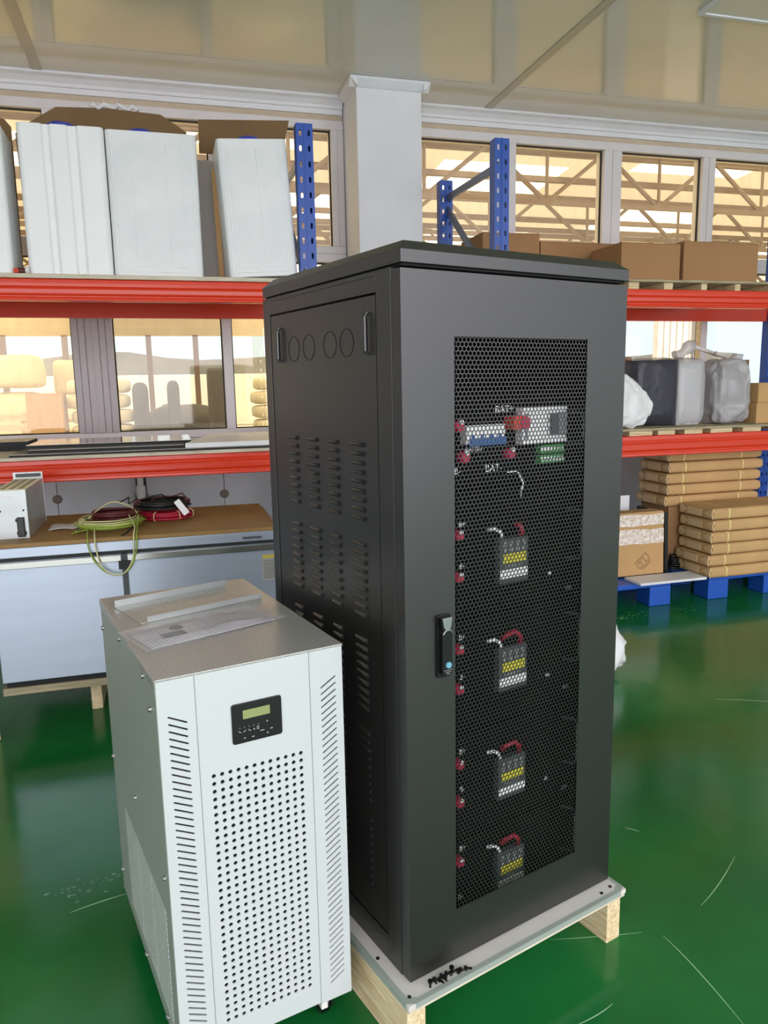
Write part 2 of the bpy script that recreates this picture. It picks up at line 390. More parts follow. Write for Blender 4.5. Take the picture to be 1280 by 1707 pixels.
# back wall: low insulated panels, beige band at the top
mb = MB()
xs = [-4.2, -1.78, -.728, .322, PX0-.003]
for a, b in zip(xs, xs[1:]): mb.box(a+.002, b-.002, W, W+.1, 0, 1.06)
xs = [PX1+.003, 2.6, 3.65, 4.7, 5.75, 8.2]
for a, b in zip(xs, xs[1:]): mb.box(a+.002, b-.002, W, W+.1, 0, 1.06)
mb.m = 1; mb.box(-4.2, PX0-.003, W, W+.1, 3.085, 3.215); mb.box(PX1+.003, 8.2, W, W+.1, 3.085, 3.215)
wb = struct(mb.build('wall_back', ['wall', 'beige']))
for x, z in ((-.728, .695), (.322, .672)):
    p = MB().lathe([(.001, 0), (.03, 0), (.03, -.008), (.024, -.012), (.001, -.012)], (x, W, z), 8, 'y'); p.build('cam_lock_plug', 'plug', wb)
struct(MB().box(-4.3, -4.2, -7, 5.3, 0, 3.3).build('wall_left', 'white_paint'))
struct(MB().box(8.2, 8.3, -7, 5.3, 0, 3.3).build('wall_right', 'white_paint'))

def window(name, x0, x1, z0, z1, mull, glassm, sash=.045):
    """frame with mullions (list of (a, b)); one pane mesh per opening, each in its own glass"""
    fr = MB()
    fr.box(x0, x1, W-.02, W+.09, z1-.055, z1); fr.box(x0, x1, W-.02, W+.09, z0, z0+.05)
    o = struct(fr.build(name, 'upvc', bevel=.004))
    edges = [x0]+[e for m_ in mull for e in m_]+[x1]
    for i, (a, b) in enumerate(mull):
        mb = MB().box(a, b, W-.022, W+.09, z0+.05, z1-.055)
        w = b-a
        if w > .08: mb.box(a+w*.45, b-w*.45, W-.03, W-.02, z0+.05, z1-.055)
        mb.build('mullion', 'upvc', o, bevel=.004)
    ops = [(edges[2*i], edges[2*i+1]) for i in range(len(mull)+1)]
    for (a, b), g in zip(ops, glassm):
        if b-a < .03: continue
        MB().box(a, b, W+.03, W+.035, z0+.05, z1-.055).build('pane', g, o)
        s = MB(); t = .008
        for q in ((a, a+t, z0+.05, z1-.055), (b-t, b, z0+.05, z1-.055), (a, b, z1-.055-t, z1-.055), (a, b, z0+.05, z0+.05+t)):
            s.box(q[0], q[1], W+.015, W+.03, q[2], q[3])
        s.build('gasket', 'dark_gasket', o)
    return o
GA, GG, GC = 'glass_amber', 'glass_grey', 'glass_clear'
window('window_1', -4.2, PX0-.003, 2.25, 3.085, [(-4.2, -3.4), (-2.6, -2.5), (-1.55, -1.42), (-.62, -.52), (.335, .39), (1.125, PX0-.003)], [GA]*7)
window('window_2', PX1+.003, 8.2, 2.25, 3.085, [(2.293, 2.45), (3.15, 3.295), (3.995, 4.105), (4.9, 5.04), (5.8, 5.9), (6.7, 6.84), (7.6, 7.7)], [GA]*8)
window('window_3', -4.2, PX0-.003, 1.06, 2.25, [(-4.2, -3.0), (-2.0, -1.75), (-.56, -.318), (.362, .421), (1.125, PX0-.003)], [GA, GA, GA, GG, GA, GA])
window('window_4', PX1+.003, 8.2, 1.06, 2.25, [(2.36, 2.5), (3.2, 3.3), (4.042, 4.105), (4.9, 5.04), (5.8, 5.9), (6.7, 6.84)], [GC]*7)
# ribbed cladding over the wide mullion of the lower left window
mb = MB()
for k in range(6):
    x = -.56+k*.0403; mb.box(x+.002, x+.0385, W-.034-(.004 if k % 2 else 0), W-.0225, 1.11, 2.2)
struct(mb.build('trim_6', 'clad', bevel=.002))
# red-brown stop on the right window mullion
struct(MB().box(4.032, 4.041, W-.03, W+.02, 1.11, 2.2).build('trim_7', 'wood'))
struct(MB().box(-4.2, PX0-.004, W-.05, W-.021, 1.035, 1.058).build('trim_8', 'upvc', bevel=.004))

# ceiling light panel, top right of the photo
t = empty('ceiling_light', (3.31, 3.28, 3.22), 0, 'flat rectangular white light panel on the ceiling at the upper right', 'ceiling light')
mb = MB()
for q in ((-.6, .6, -.3, -.275), (-.6, .6, .275, .3), (-.6, -.575, -.275, .275), (.575, .6, -.275, .275)): mb.box(*q, -.022, 0)
mb.build('frame', 'white_paint', t, bevel=.003); MB().box(-.574, .574, -.274, .274, -.014, -.001).build('diffuser', 'off_white', t)

# ================================================================== PALLET + BLACK CABINET
AO = Vector((.4068, 1.3178, .1393)); AY = .2917; AW, AD = .6, .6
AT = TR(*AO) @ rotz(AY)
pal = empty('wooden_pallet', (AO.x, AO.y, 0), AY, 'low wooden pallet with grey top board under the black cabinet', 'pallet')
zt = AO.z-.0006
pu0, pu1, pv0, pv1 = -.036, .612, -.046, .64
MB().box(pu0, pu1, pv0, pv1, zt-.012, zt).build('top_board', 'pallet_top', pal, bevel=.001)
MB().box(pu0+.002, pu1-.002, pv0+.002, pv1, zt-.02, zt-.0125).build('base_board', 'ply', pal)
for k, u in enumerate((pu0+.004, pu1-.05)):
    MB().box(u, u+.046, pv0+.012, pv1-.01, 0, zt-.0205).build('runner', 'wood_y', pal, bevel=.002)
# stretch film folded over the board's edge
n = 30; vs = []; fs = []
path = [(pu0-.0015, pv1)]+[(pu0-.0015, pv0-.0015)]+[(pu1+.0015, pv0-.0015)]+[(pu1+.0015, pv1)]
def along(path, n):
    L = [0]
    for a, b in zip(path, path[1:]): L.append(L[-1]+(Vector(b)-Vector(a)).length)
    out = []
    for i in range(n+1):
        d = L[-1]*i/n
        for j in range(len(path)-1):
            if d <= L[j+1]+1e-9:
                t_ = (d-L[j])/(L[j+1]-L[j]); out.append(tuple(Vector(path[j]).lerp(Vector(path[j+1]), t_))); break
    return out
pp = along(path, 60)
for i, (u, v) in enumerate(pp):
    dz = .004*noise.noise((i*.35, 1, 0)); du = (u-.29)*.035; dv = (v-.3)*.035
    vs += [(u-du, v-dv, zt+.0012), (u, v, zt+.0006), (u, v, zt-.0115+dz*.6)]
for i in range(60): fs += [(3*i, 3*i+3, 3*i+4, 3*i+1), (3*i+1, 3*i+4, 3*i+5, 3*i+2)]
MB().add(vs, fs).build('stretch_film', 'wrap', pal)
for u, v in ((.5486, -.025), (.585, -.02), (-.018, .10), (-.02, -.025), (-.02, .3)):
    MB().lathe([(.0001, 0), (.0042, 0), (.0042, .0014), (.0001, .0014)], (u, v, zt), 10).build('nail_hole', 'groove', pal)
# loose black bolts by the cabinet's front corner
def bolt_mesh():
    mb = MB(); mb.lathe([(.0001, 0), (.0052, 0), (.0052, .004), (.0045, .0048), (.0001, .0048)], (0, 0, 0), 10, 'x')
    mb.cyl((.004, 0, 0), (.016, 0, 0), .0024, 8); return mb
b0 = bolt_mesh().build('bolt', 'bolt'); random.seed(5)
bp_ = [(.030, -.0285), (.046, -.02), (.054, -.026), (.061, -.020), (.068, -.027), (.074, -.021), (.0815, -.0275), (.090, -.023), (.098, -.029), (.108, -.030), (.118, -.032)]
tips = ['leftmost, lying apart from the others', 'leftmost of the close heap', 'front one in the left of the heap', 'rear one left of the heap middle', 'front one at the heap middle', 'rear one at the heap middle',
        'front one right of the heap middle', 'first of the row trailing right of the heap', 'second of the row trailing right of the heap', 'third of the row trailing right of the heap', 'rightmost, at the end of the trailing row']
for i, (u, v) in enumerate(bp_):
    o = b0 if i == 0 else b0.copy()
    if i: COL.objects.link(o)
    stand = i in (0, 7)
    p = AT @ Vector((u, v, .0002))
    o.rotation_euler = (0, R(-90) if stand else R(-12), random.uniform(0, 6.3))
    o.location = (p.x, p.y, p.z+(.016 if stand else .0054))
    if stand: o.rotation_euler = (0, R(90), 0)
    tag(o, 'small black bolt on the pallet edge, '+tips[i], 'bolt', 'loose black bolts on the pallet')

cab = empty('battery_cabinet', AO, AY, 'tall black metal battery cabinet with a hexagon mesh door', 'cabinet')
H = 1.4425
b = MB()
b.box(.004, AW-.004, AD-.004, AD, .004, H)                      # back
b.box(AW-.004, AW, .032, AD, .0, H)                             # right side
b.box(.004, AW-.004, .034, AD-.004, .0, .004); b.box(.004, AW-.004, .034, AD-.004, H-.004, H)
b.box(0, .03, .032, .083, 0, H); b.box(AW-.03, AW-.0045, .032, .083, .004, H-.004)      # front posts
b.box(0, .03, .565, AD, 0, H)                                   # rear post
b.box(0, .012, .083, .565, 1.404, H); b.box(0, .012, .083, .565, 0, .06)
b.box(-.0012, .0, .09, .55, 1.4335, 1.4355)
b.build('body', 'black', cab, bevel=.0025)
c_ = .021; z0, z1, z2 = H+.004, 1.4705, 1.489
cr = MB(); vs = [(0, -.003, z0), (AW, -.003, z0), (AW, AD, z0), (0, AD, z0), (0, -.003, z1), (AW, -.003, z1), (AW, AD, z1), (0, AD, z1),
                 (c_, c_, z2), (AW-c_, c_, z2), (AW-c_, AD-c_, z2), (c_, AD-c_, z2)]
cr.add(vs, [(0, 3, 2, 1), (0, 1, 5, 4), (1, 2, 6, 5), (2, 3, 7, 6), (3, 0, 4, 7), (4, 5, 9, 8), (5, 6, 10, 9), (6, 7, 11, 10), (7, 4, 8, 11), (8, 9, 10, 11)])
cr.m = 1; cr.box(.006, AW-.006, .003, AD-.004, H-.0005, z0)
cr.build('crown', ['black', 'groove'], cab, bevel=.0012)
# side panel with raised louvres, knock-outs and two recessed pulls
sp = MB()
PD0, PD1, PZ0, PZ1 = .087, .561, .064, 1.400
sp.box(.0015, .005, PD0, PD1, PZ0, PZ1)
for (d0, d1) in ((.439, .4876), (.34, .39), (.247, .2925), (.1412, .1938)):
    for ztop, nrow in ((1.1165, 9), (.911, 9), (.705, 9), (.5, 9), (.3, 9)):
        for k in range(nrow):
            z = ztop-k*.0189; h = .0055
            sp.m = 0
            sp.add([(.0015, d1, z-h*.6), (.0015, d1, z+h*.6), (-.001, d1-.003, z), (.0015, d0, z-h), (.0015, d0, z+h), (-.0058, d0+.001, z)],
                   [(0, 2, 5, 3), (1, 4, 5, 2), (0, 1, 2)])
            sp.m = 1; sp.add([(.0014, d0-.0002, z-h), (.0014, d0-.0002, z+h), (-.0057, d0+.0008, z)], [(0, 1, 2)])
            sp.add([(.0013, d0-.0035, z-h*.8), (.0013, d0-.0035, z+h*.4), (.0013, d0, z+h), (.0013, d0, z-h)], [(0, 1, 2, 3)])
sp.m = 1
for dc in (.4413, .3658, .2689, .198):
    pts = [(.0012, dc+.0275*math.cos(2*math.pi*k/36), 1.318+.0275*math.sin(2*math.pi*k/36)) for k in range(36)]
    sp.tube(pts, .0007, 4, closed=True)
side = sp.build('side_panel', ['black', 'groove'], cab)
for dc in (.118, .514):
    h = MB(); h.box(.0, .0013, dc-.011, dc+.011, 1.289, 1.371); h.m = 1; h.box(-.0012, -.0002, dc-.001, dc+.010, 1.294, 1.36)
    h.m = 0; h.tube([(-.002, dc-.006, 1.292), (-.0075, dc-.006, 1.298), (-.0075, dc-.006, 1.362), (-.002, dc-.006, 1.370)], .0035, 8)
    h.build('pull_handle', ['black', 'groove'], side)
# door: steel tray with a hexagon-perforated field
MU0, MU1, MZ0, MZ1 = .1205, .4785, .122, 1.3205
DZ0, DZ1 = .004, 1.4375
door = plate('door', [(.0005, DZ0), (AW-.0005, DZ0), (AW-.0005, DZ1), (.0005, DZ1)], [[(MU0, MZ0), (MU1, MZ0), (MU1, MZ1), (MU0, MZ1)]], .0018, 'black', cab, front_T(.001))
dm = MB(); dm.box(.0005, .0022, .0018, .03, DZ0, DZ1); dm.box(AW-.0022, AW-.0005, .0018, .03, DZ0, DZ1)
dm.build('door_return', 'black', door, T=front_T(.001).inverted())
DI = front_T(.001).inverted()
NX = 36; px = (MU1-MU0)/(NX+.5); rowh = px*.866; NR = int((MZ1-MZ0)/rowh); rowh = (MZ1-MZ0)/(NR+.33)
hx = MB(); ro = px/math.sqrt(3); ri = px*.405/math.cos(R(30)); va = []; fa = []
v0, v1 = .0004, .0016
for j in range(NR):
    zc = MZ1-rowh*(j+.667)
    for i in range(NX):
        uc = MU0+px*(i+.5+(.5 if j % 2 else 0)); bidx = len(va)
        for (rr, vv) in ((ro*1.002, v0), (ri, v0), (ri, v1)):
            for k in range(6):
                a = R(30+60*k); va.append((uc+rr*math.cos(a), vv, zc+rr*math.sin(a)*rowh/(px*.866)))
        for k in range(6):
            q = (k+1) % 6
            fa.append((bidx+k, bidx+q, bidx+6+q, bidx+6+k)); fa.append((bidx+6+k, bidx+6+q, bidx+12+q, bidx+12+k))
hx.v = va; hx.f = fa; hx.mi = [0]*len(fa)
hx.build('mesh_panel', 'black', door, T=DI)
# swing handle with chrome thumb rest and blue lock
h = MB(); T0 = front_T(0)
def fprism(mb, poly, v0_, v1_): mb.prism(poly, v0_, v1_, lambda p, q, a: (p, a, q))
fprism(h, rrect(.0722, .1045, .656, .786, .005), -.006, -.0002)
h.prism([(.0745, .782), (.1025, .782), (.101, .762), (.097, .752), (.088, .748), (.080, .753), (.0765, .765)], -.016, -.006, lambda p, q, a: (p, a, q))
fprism(h, rrect(.0775, .1015, .662, .757, .008), -.015, -.006)
h.m = 1; fprism(h, [(.0765, .7815), (.1005, .7815), (.098, .765), (.0955, .757), (.086, .755), (.080, .763)], -.0175, -.016)
h.tube([(.079+.011*(1-math.cos(a)), -.0165, .748+.008*math.sin(a)) for a in [math.pi*k/10 for k in range(11)]], .0012, 6)
h.m = 2; h.lathe([(.0001, -.0185), (.0062, -.0185), (.0066, -.016), (.0066, -.012), (.0001, -.012)], (.0915, 0, .684), 18, 'y')
h.m = 3
for k, wd in enumerate((.010, .007, .004)): h.box(.0915-wd, .0915+wd, -.0154, -.0148, .6725-k*.004, .6738-k*.004)
h.build('swing_handle', ['gloss_black', 'chrome', 'blue_lock', 'mid_grey'], door, bevel=.0008, T=DI)

# ---- rack-mounted units inside
VI = .075
def lab(z): return AT @ Vector((0, 0, z))
def terminal(par, u, z, r=.011, m='red_term'):
    mb = MB().lathe([(.0001, -.02), (r*.75, -.02), (r, -.015), (r, -.002), (.0001, 0)], (u, VI, z), 14, 'y')
    mb.m = 1; mb.lathe([(.0001, -.024), (r*.4, -.024), (r*.4, -.0195), (.0001, -.0195)], (u, VI, z+r*.75), 8, 'y')
    return mb.build('terminal', [m, 'label_white'], par)
def unit(label, z0, z1):
    e = empty('battery_module', AO, AY, label, 'battery module', 'battery modules inside the cabinet')
    mb = MB().box(.035, .565, VI, VI+.45, z0, z1-.006); mb.build('housing', 'black_in', e, bevel=.002)
    return e
def white_text(par, s, u, z, size): text('lettering', s, size, 'label_white', par, front_T(VI-.0008, u, z))
def grip(par, u, z0, z1):
    MB().tube([(u-.022, VI, z1), (u-.006, VI-.026, z1), (u, VI-.03, z1-.008), (u, VI-.03, z0+.008), (u-.006, VI-.026, z0), (u-.022, VI, z0)], .0032, 8).build('handle', 'dark_grey', par, smooth=True)
    MB().tube([(u-.0035, VI-.033, z1-.012), (u-.0035, VI-.033, z0+.012)], .0011, 6).build('handle_glint', 'pipe', par)  # thin white line painted in as the glint along the handle
t = empty('control_unit', AO, AY, 'black battery control unit with white breakers and green terminals, topmost behind the mesh', 'control unit')
MB().box(.035, .565, VI, VI+.45, 1.02, 1.215).build('housing', 'black_in', t, bevel=.002)
c = MB(); c.box(.194, .297, VI-.02, VI, 1.111, 1.148); c.m = 1; c.box(.202, .299, VI-.024, VI-.002, 1.106, 1.122)
for k in range(4): c.box(.207+k*.024, .214+k*.024, VI-.023, VI-.0205, 1.122, 1.129)
c.build('socket_row', ['label_white', 'blue_plastic'], t)
c = MB(); c.box(.345, .476, VI-.022, VI, 1.102, 1.179); c.m = 1; c.box(.352, .36, VI-.0235, VI-.0215, 1.112, 1.168); c.box(.448, .476, VI-.0232, VI-.0215, 1.116, 1.168); c.box(.362, .438, VI-.0225, VI-.0215, 1.168, 1.1685)
for k in range(4): c.box(.417+k*.0065, .4195+k*.0065, VI-.0225, VI-.0218, 1.116, 1.166)
c.m = 2; c.box(.426, .448, VI-.027, VI-.0215, 1.118, 1.166)
c.build('circuit_breaker', ['label_white', 'mid_grey', 'dark_grey'], t)
c = MB(); c.box(.311, .333, VI-.032, VI, 1.135, 1.164); c.m = 1; c.lathe([(.0001, -.034), (.0135, -.034), (.0155, -.02), (.0155, 0), (.0001, 0)], (.343, VI, 1.149), 16, 'y')
c.build('positive_terminal', ['orange_red', 'red_term'], t)
c = MB()
for r_ in range(2):
    for k in range(8):
        u = .4045+k*.0091; z = 1.078-r_*.022
        c.m = 0; c.box(u, u+.0085, VI-.016, VI, z-.0005, z+.018); c.m = 1; c.box(u+.0018, u+.0066, VI-.0168, VI-.016, z+.004, z+.014)
c.build('terminal_block', ['green_plastic', 'label_white'], t)
terminal(t, .180, 1.147, .0125); terminal(t, .194, 1.0835, .0135); terminal(t, .319, 1.0835, .0125)
white_text(t, 'BAT+', .312, 1.177, .022); white_text(t, 'BAT-', .283, 1.054, .022); white_text(t, 'BAT/SU', .228, 1.0975, .014); white_text(t, 'B-', .185, 1.054, .018)
MB().box(.322, .349, VI-.0012, VI, 1.041, 1.0435).build('label', 'label_white', t)
MB().tube([(.342, VI-.012, 1.042), (.348, VI-.022, 1.02), (.345, VI-.02, .998), (.35, VI-.012, .985)], .0022, 6).build('cable_end', 'label_white', t, smooth=True)
grip(t, .522, 1.095, 1.165)
ord_ = ['first', 'second', 'third', 'lowest']
zy = [.8636, .6, .3175, .075]
YC = [.858, .610, .347, .113]; EDG = [1.017, .735, .475, .222, .01]; ORD = ['just below the control unit', 'second below the control unit', 'third below the control unit', 'lowest of all']
for i in range(4):
    zc = YC[i]; z1_ = zc+.115; z0_ = max(.012, zc-.15)
    e = unit('black battery module with breaker behind the cabinet mesh, %s' % ORD[i], EDG[i+1]+.004, EDG[i]-.002)
    c = MB(); zb = zc
    c.box(.287, .370, VI-.018, VI, zb-.058 if zb > .1 else .018, zb+.042)
    c.build('breaker', 'dark_grey', e, bevel=.002)
    k_ = MB()
    for q in (.3, .318, .337, .355): k_.lathe([(.0001, -.002), (.006, -.002), (.006, 0), (.0001, 0)], (q, VI-.0181, zb+.03), 10, 'y'); k_.lathe([(.0001, -.002), (.006, -.002), (.006, 0), (.0001, 0)], (q, VI-.0181, zb+.017), 10, 'y')
    k_.build('breaker_screw', 'mid_grey', e)
    MB().box(.296, .362, VI-.0195, VI-.0183, zb-.012, zb+.008).build('yellow_label', 'label_yellow', e)
    k_ = MB()
    for q in range(6): k_.box(.303+q*.0085, .308+q*.0085, VI-.0192, VI-.0183, zb-.0225, zb-.0165)
    k_.build('print_dash', 'mid_grey', e)
    if zb-.047 > .02: MB().box(.288, .367, VI-.0195, VI-.0183, zb-.046, zb-.027).build('white_label', 'label_white', e)
    MB().tube([(.352, VI-.012, zb+.044), (.35, VI-.018, zb+.062), (.335, VI-.017, zb+.075), (.315, VI-.014, zb+.071), (.303, VI-.006, zb+.06)] if i else [(.352, VI-.012, zb+.044), (.35, VI-.018, zb+.056), (.344, VI-.02, zb+.066), (.34, VI-.006, zb+.07)], .006, 8).build('red_cable', 'cable_r', e, smooth=True)
    MB().tube([(.296, VI-.012, zb+.044), (.29, VI-.017, zb+.058), (.278, VI-.012, zb+.066), (.262, VI-.006, zb+.064)], .004, 8).build('white_cable', 'label_white', e, smooth=True)
    terminal(e, .179, zb+.064, .0115)
    white_text(e, 'B+', .197, zb+.084, .016)
    if zb > .12:
        terminal(e, .179, zb-.026, .0115); white_text(e, 'B-', .197, zb-.006, .016)
    else: white_text(e, 'B-', .19, zb-.035, .016)
    if zb > .12:
        MB().box(.447, .456, VI-.003, VI, zb-.062, zb-.056).build('indicator', 'label_white', e)
        k_ = MB(); [k_.box(.505+q*.007, .509+q*.007, VI-.0012, VI, zb-.108, zb-.099) for q in range(3)]; k_.build('label', 'mid_grey', e)
    grip(e, .525, max(.03, zb-.03), zb+.085)

# ================================================================== WHITE INVERTER
BO = Vector((-.0559, 1.319, 0)); BY = .2291; BT = TR(*BO) @ rotz(BY); BW, BD, BZ0, BZ1 = .366, .6145, .0795, .8655
inv = empty('power_inverter', BO, BY, 'white floor-standing power inverter with perforated front and small black display', 'inverter')
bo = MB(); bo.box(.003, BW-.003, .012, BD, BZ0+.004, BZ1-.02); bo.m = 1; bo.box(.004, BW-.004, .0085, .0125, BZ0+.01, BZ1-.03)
bo.build('case', ['shaded_side', 'matte_black'], inv, bevel=.002)
MB().box(.0, .003, .008, BD, BZ0, BZ1-.004).build('side_panel', 'shaded_side', inv, bevel=.0012)
MB().box(BW-.003, BW, .008, BD, BZ0, BZ1-.004).build('side_panel', 'shaded_side', inv, bevel=.0012)
top = MB(); top.box(-.001, BW+.001, -.001+.002, BD+.002, BZ1-.004, BZ1)
top.box(-.0018, -.0002, .0, BD+.002, BZ1-.02, BZ1-.002)
top.build('top_cover', 'galv', inv, bevel=.0012)
zt0, zt1 = BZ0, BZ1-.0045
def panel(u0, u1, z0, holes): plate('front_panel', rrect(u0, u1, z0, zt1, .0006, 1), holes, .003, 'white_pc', inv, front_T(.0035))
sl = [slot(.0195, .7915-k*.0138, .0515, .775-k*.0138, .0034) for k in range(49)]
panel(.0005, .0687, BZ0, sl)
hl = [circ(.0948+i*.01595, .657-j*.0158, .0042) for i in range(12) for j in range(34)]
panel(.0697, .2935, BZ0+.003, hl)
sr = [slot(.3185, .7825-k*.0138, .3488, .8005-k*.0138, .0034) for k in range(49)]
panel(.2945, BW-.0005, BZ0, sr)
# raised rib lines of the centre panel
for u in (.0692, .294): MB().box(u-.0006, u+.0006, .0012, .003, BZ0+.003, zt1).build('panel_seam', 'mid_grey', inv)
dp = MB(); fprism(dp, rrect(.1338, .2328, .7095, .7885, .005), -.0015, .0019)
disp = dp.build('display_panel', 'gloss_black', inv, bevel=.0006)
MB().box(.1553, .2088, -.0021, -.0016, .757, .7742).build('screen', 'lcd', disp)
ic = MB()
def tri(u, z, s, up=1): fprism(ic, [(u-s, z-s*.8*up), (u+s, z-s*.8*up), (u, z+s*.8*up)], -.0021, -.0016)
tri(.2025, .7435, .0021); tri(.2025, .7185, .0021, -1); tri(.176, .7335, .002)
for u, z, w in ((.157, .719, .002), (.1735, .7185, .0026), (.192, .7265, .004), (.2105, .7265, .0026)): ic.box(u-w, u+w, -.0021, -.0016, z-.0008, z+.0008)
for u, a in ((.148, -35), (.1575, 40), (.167, -35)):
    T = TR(u, -.0018, .733) @ Matrix.Rotation(R(-a), 4, 'Y'); ic.box(-.0032, .0032, -.0003, .0002, -.0006, .0006, T)
for k in range(5): ic.box(.1475+k*.0093, .1483+k*.0093, -.0021, -.0016, .7395, .742)
for a, b2 in ((.1815, .1825), (.1845, .1855)): ic.box(a, b2, -.0021, -.0016, .731, .737)
ic.box(.182, .185, -.0021, -.0016, .7365, .7375); ic.box(.182, .185, -.0021, -.0016, .731, .732)
ic.build('symbols', 'label_grey', disp)
bt = MB()
for u, z in ((.157, .7235), (.1735, .7235), (.192, .732), (.2105, .732), (.2025, .7365), (.2025, .724)): bt.lathe([(.0001, -.0022), (.0028, -.0022), (.003, -.0016), (.0001, -.0016)], (u, 0, z), 12, 'y')
bt.build('button', 'matte_black', disp)
# side screws and slotted vent field
for v, z in ((.60, .795), (.35, .8405), (.104, .8405), (.057, .7914), (.60, .457), (.31, .488), (.039, .459), (.6, .14), (.317, .095), (.11, .1)):
    MB().lathe([(.0001, -.0055), (.004, -.005), (.0058, -.0026), (.0058, 0), (.0001, 0)], (0, v, z), 10, 'x').build('screw', 'chrome', inv)
vg = MB()
for (a, b2) in ((.335, .478), (.188, .328), (.055, .181)):
    for k in range(22):
        z = .37-k*.0118
        vg.box(-.0012, 0, a, b2, z, z+.0078)
vg.build('vent_field', 'vent_rib', inv)
for u, v, brake in ((.322, .055, 1), (.045, .055, 0), (.045, .56, 0), (.322, .56, 0)):
    ca = MB(); ca.box(u-.025, u+.025, v-.025, v+.025, BZ0-.004, BZ0+.004); ca.m = 1
    ca.lathe([(.0001, -.011), (.02, -.011), (.0255, -.008), (.0255, .008), (.02, .011), (.0001, .011)], (u, v+.012, .0262), 20, 'x')
    ca.m = 0; ca.box(u-.016, u-.0125, v-.012, v+.024, .02, BZ0-.003); ca.box(u+.0125, u+.016, v-.012, v+.024, .02, BZ0-.003); ca.box(u-.016, u+.016, v-.012, v+.02, .056, BZ0-.003)
    if brake: ca.m = 2; ca.box(u-.02, u-.005, v-.034, v-.014, .045, .06)
    ca.build('caster', ['matte_black', 'gloss_black', 'pipe'], inv, bevel=.001)

# bracket and bag lying on top of the inverter
ba = .172
br = empty('mounting_bracket', BT @ Vector((.178, .463, BZ1+.0003)), BY+ba, 'flat galvanised metal bracket with two folded edges on the white inverter', 'bracket')
mb = MB(); mb.box(-.15, .15, -.09, .088, .0, .0015); mb.build('plate', 'galv', br, bevel=.0004)
MB().box(-.148, .14, .078, .0795, .0015, .016).build('rear_flange', 'galv_psu', br)
MB().box(-.135, .15, -.09, -.0885, .0015, .013).build('front_flange', 'galv_psu', br)
bag = empty('plastic_bag', BT @ Vector((.165, .262, BZ1+.0003)), BY+.18, 'flat bubble-wrap bag with leaflets in front of the metal bracket', 'plastic bag')
NXg, NYg = 40, 22
def crinkle(x, y, s=1.): return s*(.006*noise.noise((x*14, y*22, 3))+.0035*abs(noise.noise((x*38, y*30, 9))))
vs = []; fs = []
for j in range(NYg+1):
    for i in range(NXg+1):
        a, b2 = i/NXg, j/NYg; x = -.165+.33*a; y = -.085+(.165-.045*a)*b2+.012*a
        e_ = min(a, 1-a, b2, 1-b2)*8; e_ = min(1, e_)
        vs.append((x, y, .003+e_*(.0075+crinkle(x, y))))
for j in range(NYg):
    for i in range(NXg): k = j*(NXg+1)+i; fs.append((k, k+1, k+NXg+2, k+NXg+1))
MB().add(vs, fs).build('film', 'bubble', bag, smooth=True)
lf = MB(); lf.box(-.15, .13, -.07, .055, .001, .003); lf.m = 1
for k in range(17): lf.box(-.15+k*.009, -.1493+k*.009, -.07, .04, .003, .0033)
for k in range(12): lf.box(-.15, -.02, -.07+k*.009, -.0693+k*.009, .003, .0033)
lf.m = 2; lf.box(-.105, -.055, -.03, .0, .0033, .0037); lf.lathe([(.0001, .0033), (.015, .0033), (.015, .0038), (.0001, .0038)], (-.058, .022, 0), 20)
lf.build('leaflet', ['leaflet', 'label_white', 'dark_grey'], bag)

# ================================================================== STORAGE RACKS
YF, YR = 3.95, 4.8
def post_holes(h):
    out = []; z = .05
    while z < h-.03:
        for x in (.02, .064): out.append(slot(x, z-.009, x, z+.009, .012))
        z += .0735
    return out
PH = 2.668; PWd = .084
mb = MB()
pface = plate('post', [(0, 0), (PWd, 0), (PWd, PH), (0, PH)], post_holes(PH), .003, 'rack_blue')
def make_post(par, x, y, face):
    o = pface.copy(); o.data = pface.data; COL.objects.link(o); o.name = 'upright_post'; o.parent = par
    PT = front_T(y+.0015, x); o.matrix_local = PT
    m2 = MB(); s = 1
    m2.box(x, x+.003, y+.003, y+.068, 0, PH); m2.box(x+PWd-.003, x+PWd, y+.003, y+.068, 0, PH)
    m2.box(x+.038, x+.046, y-.003, y, 0, PH)
    m2.box(x, x+.016, y+.065, y+.068, 0, PH); m2.box(x+PWd-.016, x+PWd, y+.065, y+.068, 0, PH)
    m2.box(x-.01, x+PWd+.01, y-.012, y+.08, -.0, .004)
    m2.build('post_flange', 'rack_blue', o, T=PT.inverted())
    return o
bprof = [(0, .03), (.004, 0), (.045, 0), (.045, 1), (.016, 1), (.011, .97), (.009, .80), (.011, .66), (.003, .60), (.0, .52), (.0, .34), (.003, .27), (.007, .24), (.007, .18), (.002, .14)]
def beam(par, x0, x1, y, z0, z1, flip=False):
    f = (lambda p, q, a: (a, y+p, z0+q*(z1-z0))) if not flip else (lambda p, q, a: (a, y+.045-p, z0+q*(z1-z0)))
    return MB().prism(bprof, x0, x1, f).build('beam', 'rack_red', par, bevel=.0018)
def brace(par, a, b2):
    a, b2 = Vector(a), Vector(b2); d = b2-a; L = d.length; T = Matrix.Translation(a) @ d.to_track_quat('X', 'Z').to_matrix().to_4x4()
    m2 = MB(); m2.box(0, L, -.002, .0, -.02, .02, T); m2.box(0, L, -.018, -.002, .018, .02, T); m2.box(0, L, -.018, -.002, -.02, -.018, T)
    return m2.build('brace', 'brace', par)
